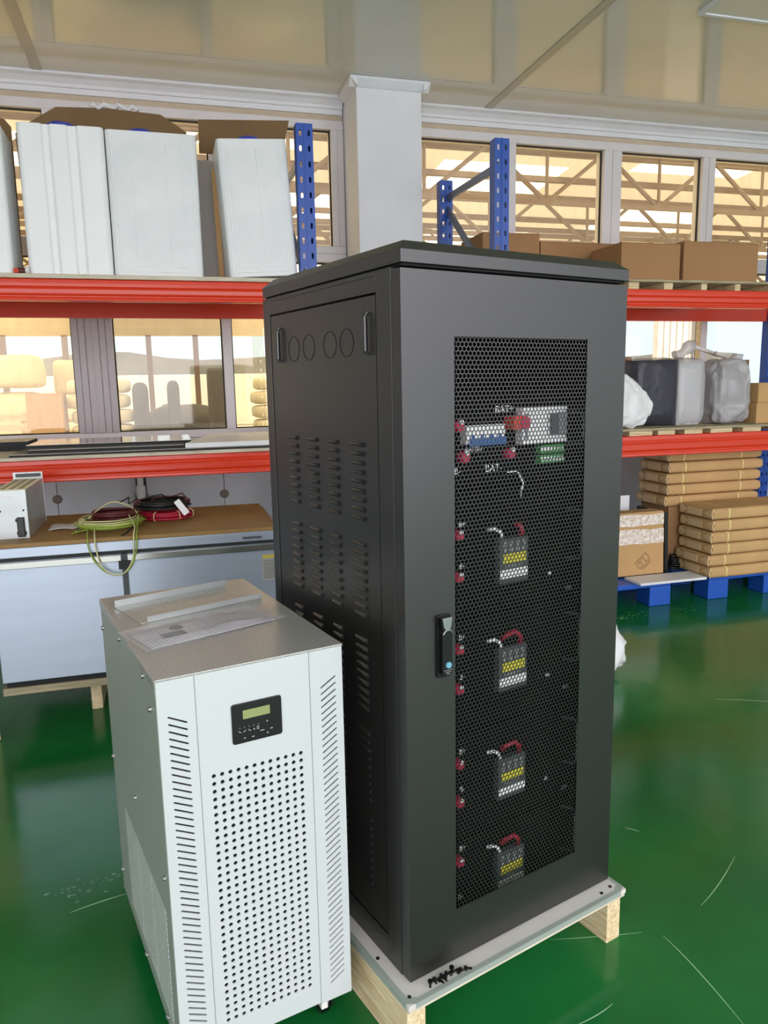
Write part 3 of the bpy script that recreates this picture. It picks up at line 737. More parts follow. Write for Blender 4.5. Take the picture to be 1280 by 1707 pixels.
def frame(par, x):
    make_post(par, x, YF, -1); make_post(par, x, YR, -1); xc = x+.042
    zs = [2.545, 2.49, 1.75, 1.7, .95, .9, .2]
    brace(par, (xc, YF+.05, 2.545), (xc, YR+.02, 2.56)); brace(par, (xc, YF+.05, 1.86), (xc, YR+.02, 2.50))
    brace(par, (xc, YF+.05, 1.82), (xc, YR+.02, 1.2)); brace(par, (xc, YF+.05, .5), (xc, YR+.02, 1.15)); brace(par, (xc, YF+.05, .2), (xc, YR+.02, .2))
r1 = empty('storage_rack', (-.6, 4.4, 0), 0, 'blue and red pallet rack holding white tanks, left of the white pillar', 'storage rack')
r2 = empty('storage_rack', (3.0, 4.4, 0), 0, 'blue and red pallet rack holding cartons, behind and right of the black cabinet', 'storage rack')
r1.location = (0, 0, 0); r2.location = (0, 0, 0)
frame(r1, .69); frame(r1, -1.95); frame(r2, 1.762); frame(r2, 4.39)
bpy.data.objects.remove(pface)
for y, fl_ in ((YF-.002, False), (YR+.02, True)):
    beam(r1, -1.863, .687, y, 1.798, 1.901, fl_); beam(r1, -1.863, .687, y, .938, 1.047, fl_)
    beam(r2, 1.849, 4.387, y, 1.798, 1.903, fl_); beam(r2, 1.849, 4.387, y, .918, 1.043, fl_)

# boards and pallets on the racks
tag(MB().box(-1.84, .675, 3.945, 4.86, 1.9015, 1.921).build('plywood_board', 'ply', bevel=.001), 'plywood board under the white tanks on the upper left shelf', 'plywood board')
tag(MB().box(-1.84, .675, 3.94, 4.86, 1.0475, 1.064).build('plywood_board', 'ply', bevel=.001), 'plywood board under the glass sheets on the lower left shelf', 'plywood board')
def shelf_pallet(x0, x1, zb, zt_, label, blocks):
    e = empty('wooden_pallet', (0, 0, 0), 0, label, 'pallet', 'wooden pallets on the rack beams')
    for k in range(5):
        y = YF+.0+k*.178; MB().box(x0, x1, y, y+.15, zt_-.014, zt_).build('deck_board', 'wood_old', e, bevel=.001)
    for (a, b2) in blocks:
        MB().box(a, b2, YF+.02, YR+.06, zb, zt_-.0145).build('block', 'wood', e, bevel=.001)
    return e
shelf_pallet(1.87, 3.72, 1.9035, 1.957, 'wooden pallet under the cartons on the upper right shelf', [(1.9, 2.0), (2.3, 2.4), (2.62, 2.69), (2.86, 2.92), (3.12, 3.16), (3.36, 3.40), (3.62, 3.7)])
shelf_pallet(2.3, 4.2, 1.0435, 1.087, 'wooden pallet under the plastic bags on the lower right shelf', [(2.33, 2.43), (2.66, 2.82), (2.86, 2.98), (3.05, 3.18), (3.24, 3.40), (3.48, 3.62), (3.8, 3.95), (4.05, 4.18)])

# ---- white tanks
def tank_mesh(w, d_, h, grooves, worn=False, panel=None):
    mb = MB(); hw = w/2; r = .02; front = [(-hw+r, 0)]
    pts = []
    for (g0, g1) in grooves:
        pts += [(g0-hw, 0), (g0-hw+.007, .012), (g1-hw-.007, .012), (g1-hw, 0)]
    poly = [(-hw, r), (-hw+r*.3, r*.3), (-hw+r, 0)]+pts+[(hw-r, 0), (hw-r*.3, r*.3), (hw, r), (hw, d_), (-hw, d_)]
    mb.prism(poly, 0, h, lambda p, q, a: (p, q, a))
    if panel:
        for (a, b2) in panel: mb.box(a-hw, b2-hw, -.0035, .002, .045, h-.05)
        mb.box(-hw+.03, hw-.03, -.002, .002, .02, h-.09)
    return mb
def tank(label, x, y, z, w, d_, h, grooves, m='tank', tilt=0, cap=None, panel=None, rz=0):
    e = empty('water_tank', (x, y, z), rz, label, 'tank', 'white plastic tanks on the upper left shelf'); e.rotation_euler = (0, tilt, rz)
    tank_mesh(w, d_, h, grooves, panel=panel).build('body', m, e, bevel=.006)
    if cap is not None:
        c = MB().lathe([(.0001, 0), (.06, 0), (.072, .004), (.072, .03), (.055, .042), (.0001, .048)], (cap, .15, h), 28)
        c.build('cap', 'cap_blue', e, smooth=False)
    return e
zs_ = 1.9212
tank('ribbed white plastic tank with blue cap on the upper left shelf', -.408, 3.98, zs_, .378, .31, .674, [(.105, .145), (.215, .265)], cap=-.01)
tank('worn white plastic tank with shallow panels, between ribbed and leaning tanks', -.004, 3.985, zs_, .42, .31, .668, [], 'tank_worn', cap=-.05, panel=[(.11, .19), (.27, .345)])
tank('white plastic tank leaning left beside the blue rack post', .507, 3.975, zs_+.0115, .345, .31, .655, [], 'tank_worn', tilt=R(-3.2), cap=0.0, panel=[(.045, .155), (.185, .30)])
tank('white plastic tank cut off by the left edge of the photo', -.86, 3.97, zs_, .40, .27, .655, [(.11, .15), (.24, .28)])
tank('greyish plastic tank standing back between two white tanks', .275, 4.36, zs_, .17, .2, .66, [], 'tank_grey')
# cardboard sheets behind the tanks
def sheet(label, poly, y, lean, m='card_dark'):
    mb = MB().prism(poly, 0, .005, lambda p, q, a: (p, y+a+lean*(q-zs_), q))
    return tag(mb.build('cardboard_sheet', m), label, 'cardboard', 'cardboard sheets behind the tanks')
sheet('brown cardboard sheet with a cut corner behind the two middle white tanks', [(-.64, zs_), (.172, zs_), (.172, 2.7), (.18, 2.72), (.05, 2.80), (-.221, 2.812), (-.46, 2.80), (-.62, 2.70), (-.66, 2.66)], 4.36, .03)
sheet('brown cardboard sheet behind the leaning white tank', [(.375, zs_), (.685, zs_), (.69, 2.68), (.72, 2.80), (.24, 2.772), (.235, 2.605), (.375, 2.605)], 4.33, .0)
sheet('brown cardboard sheet behind the tank at the left photo edge', [(-1.1, zs_), (-.675, zs_), (-.672, 2.68), (-.70, 2.715), (-.9, 2.76), (-1.1, 2.77)], 4.34, .02)
sheet('narrow tan cardboard strip standing beside the leaning tank', [(.30, zs_), (.325, zs_), (.31, 2.5), (.285, 2.5)], 4.22, 0, 'card_light')
mb = MB(); random.seed(3); pts = [(-.30+.24*k/10, 4.39+.012*math.sin(k*1.7), 2.815+.012*math.sin(k*2.3)+.006) for k in range(11)]
mb.tube(pts, [.006+.01*abs(math.sin(k*1.3)) for k in range(11)], 7); tag(mb.build('crumpled_film', 'white_film', smooth=True), 'crumpled white plastic film on top of the cardboard sheet', 'plastic film')
mb = MB().lathe([(.0001, 0), (.014, 0), (.014, .03), (.0001, .03)], (0, 0, .014), 14, 'x'); mb.m = 1; mb.lathe([(.0001, .0301), (.017, .0301), (.017, .046), (.0001, .046)], (0, 0, .017), 14, 'x'); mb.m = 2; mb.lathe([(.0001, -.02), (.012, -.02), (.012, -.0001), (.0001, -.0001)], (0, 0, .0125), 12, 'x')
o = mb.build('hose_fitting', ['cable_dr', 'pipe', 'orange_red']); o.location = (-.637, 3.965, zs_); tag(o, 'small red and white hose fitting at the foot of the ribbed tank', 'fitting')

# ---- flat sheets on the lower left shelf
zsl = 1.0645
def flat(name, label, x0, x1, y0, y1, z0, z1, mats, rz=0.0, cat='panel', group='dark-edged panels on the lower left shelf'):
    mb = MB(); mb.box(x0, x1, y0, y1, z0, z1-.0015); mb.m = 1; mb.box(x0+.001, x1-.001, y0+.001, y1-.001, z1-.0015, z1)
    o = mb.build(name, mats); return tag(o, label, cat, group)
flat('glass_panel', 'dark-edged glass panel, lowest and frontmost on the lower left shelf', -.76, .62, 3.97, 4.55, zsl, zsl+.011, ['matte_black', 'glass_panel'])
flat('glass_panel', 'dark-edged glass panel, second from the bottom of the stack', -.69, .06, 4.05, 4.6, zsl+.0113, zsl+.026, ['matte_black', 'glass_panel'])
flat('glass_panel', 'dark-edged glass panel, topmost of the stack beside the white foam board', -.72, .10, 4.19, 4.7, zsl+.0263, zsl+.041, ['matte_black', 'glass_panel'])
o = flat('black_tray', 'small black-edged tray at the left end behind the glass panels', -.93, -.745, 4.42, 4.72, zsl, zsl+.05, ['matte_black', 'ply'], cat='tray', group=None)
mb = MB().prism([(.064, 3.99), (.62, 3.99), (.62, 4.80), (.24, 4.80)], zsl+.0115, zsl+.036, lambda p, q, a: (p, q, a)); tag(mb.build('foam_board', 'white_board', bevel=.002), 'white foam board with slanted end beside the glass panel stack', 'foam board')

# ================================================================== FREEZER BENCH ON A PALLET
FX0, FX1, FY0, FY1, FZ0, FZ1 = -.722, .43, 3.15, 3.84, .215, .79
fz = empty('chest_freezer', (0, 0, 0), 0, 'long two-door steel refrigerated bench with brown top under the left rack', 'freezer')
MB().box(FX0+.012, FX1, FY0+.03, FY1, FZ0, FZ1-.016).build('body', 'stainless', fz, bevel=.004)
MB().box(FX0, FX1-.022, FY0+.004, FY1, FZ1-.0158, FZ1).build('worktop', 'top_board', fz, bevel=.001)
MB().box(FX0, FX1, FY0-.002, FY0+.0298, FZ1-.056, FZ1-.0162).build('front_rail', 'stainless', fz, bevel=.003)
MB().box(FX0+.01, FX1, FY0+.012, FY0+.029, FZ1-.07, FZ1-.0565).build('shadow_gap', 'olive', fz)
def fdoor(x0, x1):
    o = MB().box(x0, x1, FY0, FY0+.028, FZ0+.012, FZ1-.0705).build('door', 'stainless', fz, bevel=.003)
    MB().box(x0+.002, x1-.002, FY0-.012, FY0-.0005, FZ1-.098, FZ1-.072).build('door_handle', 'steel_strip', o, bevel=.002); return o
fdoor(FX0+.012, -.225); d2 = fdoor(-.205, FX1)
MB().box(-.2245, -.2055, FY0+.004, FY0+.028, FZ0+.01, FZ1-.072).build('door_gap', 'dark_grey', fz)
MB().box(-.238, -.192, FY0-.016, FY0-.0125, FZ1-.13, FZ1-.095).build('latch', 'olive', fz)
MB().box(.26, .34, FY0-.012, FY0-.0025, FZ1-.043, FZ1-.035).build('hinge', 'dark_grey', fz)
n_ = MB(); n_.box(.337, .425, FY0-.0012, FY0-.0001, FZ1-.232, FZ1-.118); n_.m = 1; n_.box(.34, .422, FY0-.0018, FY0-.0012, FZ1-.134, FZ1-.121); n_.m = 2
for k in range(11): n_.box(.344, .418-(k*7 % 5)*.006, FY0-.0017, FY0-.0012, FZ1-.146-k*.0075, FZ1-.1432-k*.0075)
n_.build('notice_sticker', ['label_grey', 'notice_head', 'notice_ink'], d2)
MB().box(FX0+.02, FX1, FY0+.03, FY1, FZ0-.018, FZ0-.0002).build('plinth', 'matte_black', fz)
fp = empty('wooden_pallet', (0, 0, 0), 0, 'rough timber pallet under the steel refrigerated bench', 'pallet')
for k in range(4):
    y = FY0+.02+k*.2; MB().box(FX0+.005, FX1+.1, y, y+.11, FZ0-.05, FZ0-.0185).build('deck_board', 'wood_old', fp, bevel=.004)
for x in (-.408, .3): MB().box(x, x+.045, 3.33, 3.82, 0, FZ0-.0505).build('leg_block', 'wood_y', fp, bevel=.004)

# power supply box
ps = empty('power_supply', (-.637, 3.262, FZ1+.0003), 0, 'grey metal power supply with slotted top on the bench at left', 'power supply')
PWt, PDp, PHt = .118, .42, .198
c = MB(); c.box(-.058, .06, 0, PDp, 0, PHt); c.build('case', 'galv_psu', ps, bevel=.0015)
c = MB(); c.box(-.054, .056, .004, PDp-.01, PHt, PHt+.0015); c.m = 1
for k in range(3): c.box(-.045+k*.034, -.022+k*.034, .02, PDp-.04, PHt+.0015, PHt+.002)
c.build('vent_top', ['brass_vent', 'dark_vent'], ps)
c = MB(); c.box(-.06, .062, PDp+.0002, PDp+.003, 0, PHt+.03); c.m = 1; c.box(-.05, .055, PDp-.0005, PDp+.0001, PHt+.008, PHt+.024); c.build('rear_bracket', ['galv_psu', 'dark_grey'], ps)
c = MB(); c.box(.018, .046, -.012, -.0002, .008, .088); c.box(.014, .05, -.006, -.0002, .016, .03); c.box(.012, .024, -.008, -.0002, .07, .082)
c.build('plug', 'gloss_black', ps, bevel=.003)
c = MB(); c.box(-.078, -.0585, 0.004, .006, 0, PHt-.006); c.build('side_flange', 'galv_psu', ps)
c = MB(); [c.lathe([(.0001, -.0006), (.004, -.0006), (.004, 0), (.0001, 0)], (x, 0, z), 10, 'y') for x, z in ((-.04, .115), (.045, .115))]; c.build('screw_hole', 'groove', ps)
MB().box(-.045, .005, -.0006, -.0001, .165, .177).build('label', 'label_white', ps)
# paper slip
vs = []; fs = []
for j in range(5):
    for i in range(9):
        a, b2 = i/8, j/4; vs.append((-.53+.155*a, 3.40+.14*b2+.02*a, FZ1+.0006+.006*abs(math.sin(a*5+b2))))
for j in range(4):
    for i in range(8): k = j*9+i; fs.append((k, k+1, k+10, k+9))
o = MB().add(vs, fs).build('paper_slip', 'paper', smooth=True); s_ = o.modifiers.new('thick', 'SOLIDIFY'); s_.thickness = .0008; s_.offset = 1
tag(o, 'creased slip of paper on the brown bench top beside the power supply', 'paper')

# cable coils
def coil_pts(cx, cy, z, r, turns, jit, seed, rise, sq=1.):
    random.seed(seed); out = []; n = int(turns*28)
    for i in range(n+1):
        a = 2*math.pi*i/28; rr = r*(1+jit*noise.noise((i*.11, seed, 0)))+.004*math.sin(i*.3+seed)
        out.append((cx+rr*math.cos(a), cy+sq*rr*math.sin(a), z+rise*i/n+jit*.03*noise.noise((i*.17, seed, 5))))
    return out
zc_ = FZ1
co = empty('cable_coil', (0, 0, 0), 0, 'green-yellow cable coil with a dark red coil inside, hanging over the bench edge', 'cable coil')
for s in range(4): MB().tube(coil_pts(-.285+.006*s, 3.39, zc_+.012+.006*s, .122+.008*(s % 3), 2, .17, s, .006), .0031, 7).build('green_wire', 'cable_g', co, smooth=True)
for s in range(3): MB().tube(coil_pts(-.28, 3.395, zc_+.026+.007*s, .126-.008*s, 1.6, .2, 20+s, .008), .003, 7).build('yellow_wire', 'cable_y', co, smooth=True)
for s in range(5): MB().tube(coil_pts(-.262, 3.42, zc_+.03+.008*s, .094-.009*(s % 3), 2, .08, 10+s, .008), .0046, 7).build('red_wire', 'cable_dr', co, smooth=True)
def loop(name, pts, r, m):
    cu = []; P = [Vector(p) for p in pts]
    for i in range(len(P)-1):
        p0, p1, p2, p3 = P[max(0, i-1)], P[i], P[i+1], P[min(len(P)-1, i+2)]
        for k in range(8):
            t_ = k/8; cu.append(.5*((2*p1)+(-p0+p2)*t_+(2*p0-5*p1+4*p2-p3)*t_*t_+(-p0+3*p1-3*p2+p3)*t_**3))
    cu.append(P[-1]); return MB().tube(cu, r, 7).build(name, m, co, smooth=True)
yfr = FY0-.022
loop('green_wire', [(-.36, 3.30, zc_+.02), (-.352, 3.19, zc_+.016), (-.348, 3.142, zc_+.006), (-.345, yfr, zc_-.03), (-.325, yfr, zc_-.09), (-.285, yfr-.003, zc_-.135), (-.235, yfr-.003, zc_-.15), (-.19, yfr, zc_-.12), (-.165, yfr, zc_-.05), (-.162, 3.138, zc_+.006), (-.16, 3.19, zc_+.024), (-.158, 3.32, zc_+.06)], .003, 'cable_g')
loop('yellow_wire', [(-.335, 3.30, zc_+.02), (-.325, 3.19, zc_+.016), (-.32, 3.138, zc_+.006), (-.318, yfr, zc_-.04), (-.30, yfr-.008, zc_-.11), (-.26, yfr-.01, zc_-.145), (-.215, yfr-.008, zc_-.14), (-.182, yfr, zc_-.09), (-.174, yfr, zc_-.03), (-.172, 3.138, zc_+.012), (-.17, 3.2, zc_+.034), (-.2, 3.36, zc_+.06)], .0029, 'cable_y')
loop('yellow_wire', [(-.36, 3.36, zc_+.05), (-.33, 3.40, zc_+.075), (-.27, 3.47, zc_+.10), (-.2, 3.46, zc_+.08), (-.165, 3.38, zc_+.06)], .003, 'cable_y')
loop('black_wire', [(-.25, 3.5, zc_+.09), (-.22, 3.52, zc_+.10), (-.2, 3.5, zc_+.112), (-.2, 3.47, zc_+.09), (-.17, 3.52, zc_+.1)], .003, 'cable_b')
loop('yellow_wire', [(-.41, 3.30, zc_+.008), (-.39, 3.36, zc_+.014), (-.37, 3.42, zc_+.02)], .003, 'cable_y'); loop('green_wire', [(-.42, 3.25, zc_+.008), (-.38, 3.29, zc_+.012), (-.33, 3.29, zc_+.02)], .003, 'cable_g')
loop('black_wire', [(-.175, 3.22, zc_+.03), (-.2, 3.175, zc_+.012), (-.22, 3.16, zc_+.0045)], .0038, 'cable_b')
cr_ = empty('cable_coil', (0, 0, 0), 0, 'thick red cable coil with yellow ties under the black coil', 'cable coil')
for s in range(4): MB().tube(coil_pts(-.045, 3.56, zc_+.0085+.008*s, .119-.011*(s % 2), 1.9, .04, 30+s, .004), .0056, 8).build('wire', 'cable_r', cr_, smooth=True)
for k, a in enumerate((-.4, -1.1, -2.0)): MB().tube([(-.045+(.112+.018*math.cos(q))*math.cos(a), 3.56+(.112+.018*math.cos(q))*math.sin(a), zc_+.0235+.021*math.sin(q)) for q in [2*math.pi*i/12 for i in range(12)]], .0022, 5, closed=True).build('tie', 'cable_y', cr_)
cb_ = empty('cable_coil', (0, 0, 0), 0, 'thick black cable coil with a white tag on top of the red coil', 'cable coil')
for s in range(4): MB().tube(coil_pts(-.06, 3.57, zc_+.056+.0075*s, .121-.012*(s % 2), 1.9, .06, 40+s, .005), .0054, 8).build('wire', 'cable_b', cb_, smooth=True)
MB().tube([(-.11, 3.53, zc_+.086), (-.09, 3.54, zc_+.098), (-.04, 3.56, zc_+.096), (0, 3.54, zc_+.104), (.03, 3.51, zc_+.118), (.045, 3.48, zc_+.10), (.05, 3.47, zc_+.085)], .003, 6).build('loose_end', 'cable_dr', cb_, smooth=True)
MB().tube([(-.15, 3.52, zc_+.085), (-.12, 3.5, zc_+.11), (-.06, 3.52, zc_+.115), (-.03, 3.54, zc_+.09)], .0035, 6).build('loose_end', 'cable_b', cb_, smooth=True)
T = TR(.022, 3.435, zc_+.066) @ Matrix.Rotation(R(-35), 4, 'Y') @ Matrix.Rotation(R(-12), 4, 'X')
MB().box(-.014, .014, -.001, .001, -.04, .035, T).build('tag', 'tag', cb_)

# pipe valve on the wall behind the coils
pv = empty('pipe_valve', (0, 0, 0), 0, 'white pipe valve in a dark wall gap behind the cable coils', 'valve')
MB().box(-.245, -.18, W-.012, W-.0005, .60, .935).build('back_plate', 'olive', pv)
c = MB(); c.cyl((-.215, W-.045, .58), (-.215, W-.045, .88), .02, 16); c.lathe([(.0001, -.04), (.028, -.04), (.03, -.02), (.03, .02), (.028, .04), (.0001, .04)], (-.215, W-.045, .72), 16); c.build('valve_body', 'pipe', pv, smooth=False)
c = MB(); c.cyl((-.255, W-.045, .69), (-.246, W-.045, .69), .018, 10); c.cyl((-.184, W-.045, .69), (-.17, W-.045, .69), .018, 10); c.build('port_cap', 'plug', pv)

# pale board standing at the left photo edge
o = MB().box(-.03, .03, -.012, .012, 0, .52).build('timber_plank', 'wood', bevel=.002); o.location = (-.765, 3.13, .003); o.rotation_euler = (R(-2), R(0), .3)
tag(o, 'pale timber plank standing at the left edge of the bench', 'plank')

# ================================================================== RIGHT RACK: UPPER SHELF CARTONS
zc0 = 1.9572
def carton(label, x0, x1, y0, y1, z0, z1, m='card', rz=0., tape=True, group='cartons on the upper right shelf', name='cardboard_box'):
    cx, cy = (x0+x1)/2, (y0+y1)/2
    e = empty(name, (cx, cy, z0), rz, label, 'cardboard box', group)
    hx_, hy_, h = (x1-x0)/2, (y1-y0)/2, z1-z0
    MB().box(-hx_, hx_, -hy_, hy_, 0, h-.003).build('body', m, e, bevel=.003)
    c = MB(); c.box(-hx_, hx_, -hy_, -.001, h-.0029, h); c.box(-hx_, hx_, .001, hy_, h-.0029, h); c.build('flap', m, e)
    if tape: MB().box(-hx_+.001, hx_-.001, -.022, .022, h+.0001, h+.0005).build('tape', 'card_light', e)
    return e
carton('brown carton on the upper right shelf, directly right of the black cabinet top', 2.585, 2.985, 4.0, 4.33, zc0, 2.17, rz=.0)
carton('wide brown carton, rightmost on the upper right shelf', 3.002, 3.535, 3.99, 4.33, zc0, 2.187)
carton('taller of two brown cartons at the back of the upper right shelf', 1.885, 2.265, 4.4, 4.75, zc0, 2.277)
carton('lower wide brown carton at the back of the upper right shelf', 2.272, 2.84, 4.4, 4.75, zc0, 2.236)

# ---- lower right shelf: bags and cases
def blob(mb, cx, cy, z0, sx, sy, sz, seed, e1=.5, e2=.6, amp=.02, n=22, freq=9, pinch=0., lean=0., crease=0.):
    vs = []; fs = []
    pw = lambda c, e: math.copysign(abs(c)**e, c)
    for j in range(n+1):
        th = -math.pi/2+math.pi*j/n
        for i in range(2*n):
            ph = math.pi*i/n
            x = sx*pw(math.cos(th), e1)*pw(math.cos(ph), e2); y = sy*pw(math.cos(th), e1)*pw(math.sin(ph), e2); z = sz*pw(math.sin(th), e1)
            k = (z/sz+1)/2; f = 1-pinch*k*k; x *= f; y *= f; x += lean*k
            nv = noise.noise_vector((x*freq+seed, y*freq, z*freq))*amp + noise.noise_vector((x*freq*3+seed, y*freq*3, z*freq*3))*amp*.4
            if crease:
                rd = (1-2*abs(noise.noise((x*11+seed, y*11, z*7)))) + .6*(1-2*abs(noise.noise((x*27, y*27+seed, z*16))))
                dv = Vector((x/(sx*sx), y/(sy*sy), z/(sz*sz))).normalized(); nv = nv+dv*(crease*(rd-.9))
            vs.append((cx+x+nv.x, cy+y+nv.y, max(z0, z0+sz+z+nv.z)))
    for j in range(n):
        for i in range(2*n): fs.append((j*2*n+i, j*2*n+(i+1) % (2*n), (j+1)*2*n+(i+1) % (2*n), (j+1)*2*n+i))
    return mb.add(vs, fs)
zl0 = 1.0872
tag(blob(MB(), 2.60, 3.988, zl0, .315, .062, .215, 2, .95, .7, .006, 40, pinch=.9, lean=-.15, crease=.022).build('plastic_bag', 'white_film', smooth=True), 'white crumpled plastic bag on the lower right shelf against the black cabinet', 'plastic bag')
ws = empty('wrapped_case', (0, 0, 0), 0, 'dark case with pale front wrapped in knotted clear plastic, lower right shelf', 'wrapped case')
o = MB().prism([(2.80, 4.34), (3.085, 4.11), (3.09, 4.115), (3.09, 4.52), (2.80, 4.52)], zl0+.001, 1.50, lambda p, q, a: (p, q, a)).build('dark_case', 'dark_box', ws, bevel=.01)
MB().box(3.10, 3.275, 4.12, 4.42, zl0+.001, 1.485).build('white_case', 'white_film', ws, bevel=.012)
blob(MB(), 3.19, 4.265, zl0+.0005, .112, .175, .212, 14, .3, .3, .003, 44, 10, crease=.007).build('plastic_wrap', 'grey_film', ws, smooth=True)
c = MB(); blob(c, 2.93, 4.33, zl0+.0005, .155, .238, .213, 4, .22, .25, .004, 44, 10, crease=.008)
kn = []
for k in range(9): kn.append((3.16+.016*k, 4.22, 1.518+.012*k))
c.build('plastic_wrap', 'clear_film', ws, smooth=True)
MB().tube(kn, [.05, .035, .028, .028, .036, .045, .04, .03, .012], 10).build('bag_knot', 'grey_film', ws, smooth=True)
wb_ = empty('plastic_bag', (0, 0, 0), 0, 'grey translucent plastic bag standing between wrapped case and small cartons', 'plastic bag')
blob(MB(), 3.48, 4.16, zl0+.012, .10, .09, .165, 8, .5, .5, .012).build('content', 'bag_inner', wb_, smooth=True)
c = MB(); blob(c, 3.48, 4.16, zl0, .140, .115, .205, 6, .45, .5, .006, 44, 9, pinch=.05, crease=.02)
c.tube([(3.5, 4.15, 1.47), (3.55, 4.15, 1.5), (3.6, 4.15, 1.525)], [.03, .04, .01], 10)
c.build('film', 'grey_film', wb_, smooth=True)
carton('dark brown carton standing behind the grey plastic bag', 3.66, 3.79, 4.3, 4.6, zl0, 1.50, 'card_dark', group=None)
carton('small light carton, lower of two at the right end of the lower shelf', 3.63, 3.86, 4.03, 4.25, zl0, 1.222, 'card_light', group='two small cartons at the right end of the lower shelf')
carton('small light carton, upper of two at the right end of the lower shelf', 3.64, 3.87, 4.035, 4.25, 1.2224, 1.345, 'card_light', group='two small cartons at the right end of the lower shelf')
carton('flat brown carton peeking over the dark wrapped case', 2.80, 3.10, 4.63, 4.85, zl0, 1.535, 'card', group=None)
c = MB(); c.tube([(3.45, 4.45, 1.60), (3.7, 4.5, 1.54)], .014, 10); c.tube([(3.6, 4.40, 1.55), (3.72, 4.45, 1.522)], .013, 10)
c.tube([(3.45, 4.45, 1.60), (3.56, 4.55, 1.30), (3.58, 4.56, 1.088)], .008, 8)
tag(c.build('plastic_tube', 'pipe', smooth=True), 'pale plastic tube sticking up behind the grey plastic bag', 'tube')

# ================================================================== RIGHT FLOOR: BLUE PALLETS AND PACKAGES
def blue_pallet(label, x0, x1, y0):
    e = empty('plastic_pallet', ((x0+x1)/2, y0, 0), 0, label, 'pallet', 'blue plastic pallets on the floor'); w = (x1-x0)/2
    MB().box(-w, w, 0, .85, .122, .152).build('deck', 'pallet_blue', e, bevel=.004)
    for x in (-w, -.075, w-.15):
        for y in (0, .35, .71): MB().box(x, x+.15, y, y+.14, .0, .1215).build('foot', 'pallet_blue', e, bevel=.006)
    for y in (.02, .37, .73): MB().box(-w+.15, -.075, y, y+.1, 0, .018).build('skid', 'pallet_blue', e) if y > .5 else None
    return e
blue_pallet('blue plastic pallet under the taped carton', 1.93, 2.912, 3.85)
blue_pallet('blue plastic pallet under the stacked kraft packages', 3.195, 4.19, 3.86)
def package_proto():
    e = empty('kraft_package', (0, 0, 0), 0, '-', 'package', '-')
    w, d_, h = .72, .325, .070; mb = MB(); n = 20
    vs = []; fs = []; prof_ = rrect(0, d_, 0, h, .02, 3)
    N = len(prof_); xs_ = [0, .012, .03, .06, .2, .4, .6, w-.06, w-.03, w-.012, w]
    for k, x in enumerate(xs_):
        s = .82 if x in (0, w) else .95 if k in (1, len(xs_)-2) else 1
        for (p, q) in prof_:
            nz = .003*noise.noise((x*9, p*12, q*20))
            vs.append((x, d_/2+(p-d_/2)*1+nz, h/2+(q-h/2)*s+.25*nz))
    for k in range(len(xs_)-1):
        for i in range(N): fs.append((k*N+i, k*N+(i+1) % N, (k+1)*N+(i+1) % N, (k+1)*N+i))
    fs += [tuple(range(N))[::-1], tuple(range((len(xs_)-1)*N, len(xs_)*N))]
    mb.add(vs, fs); mb.build('wrapping', 'kraft', e)
    f = MB()   # folded end: two triangular tucks and a centre flap on the visible end, curled lip at the corner
    f.add([(-.001, .02, .006), (-.001, .09, h/2), (-.001, .02, h-.006), (-.004, .012, h/2)], [(0, 1, 3), (1, 2, 3)])
    f.box(-.004, -.0008, .11, .24, .012, h-.014); f.add([(-.001, d_-.02, .006), (-.001, d_-.09, h/2), (-.001, d_-.02, h-.006), (-.004, d_-.012, h/2)], [(0, 1, 3), (1, 2, 3)])
    f.tube([(.004, .012, .006), (-.002, .006, .016), (-.004, .012, h*.5), (-.002, .006, h-.016), (.004, .012, h-.006)], .0055, 6)
    f.build('end_fold', 'fold', e)
    for x in (.115, .56):
        rb = MB(); L_ = len(prof_)
        vs = [(x+dx, d_/2+(p-d_/2)*1.014, h/2+(q-h/2)*1.02) for dx in (-.006, .006) for p, q in prof_]
        rb.add(vs, [(i, (i+1) % L_, L_+(i+1) % L_, L_+i) for i in range(L_)]); rb.build('strap', 'strap', e)
    return e
pk = package_proto()
cnt = 0
def put(x, y, z, rz, label, group):
    global cnt
    o = pk if cnt == 0 else copy_tree(pk); cnt += 1
    o.location = (x, y, z); o.rotation_euler = (0, 0, rz); o['label'] = label; o['group'] = group
names6 = ['lowest', 'second from the bottom', 'third from the bottom', 'third from the top', 'second from the top', 'topmost']
jx = [0, -.012, .008, -.002, .006, .002]
for k in range(6):
    put(3.158+jx[k], 3.80+.002*((k*3) % 4), .1525+.0735*k, 0, 'kraft paper package in the front stack on the blue pallet, %s' % names6[k], 'kraft packages of the front stack')
jx = [-.02, .0, -.01, .004, -.006]
names5 = ['fifth from the top', 'fourth from the top', 'third from the top', 'second from the top', 'topmost, just under the red beam']
for k in range(5):
    put(3.09+jx[k], 4.15+.003*((k*2) % 3), .556+.0735*k, 0, 'kraft paper package in the taller rear stack, %s' % names5[k], 'kraft packages of the rear stack')
carton('brown carton carrying the rear stack of kraft packages', 3.10, 3.80, 4.16, 4.46, .1525, .5555, 'card', tape=False, group=None)
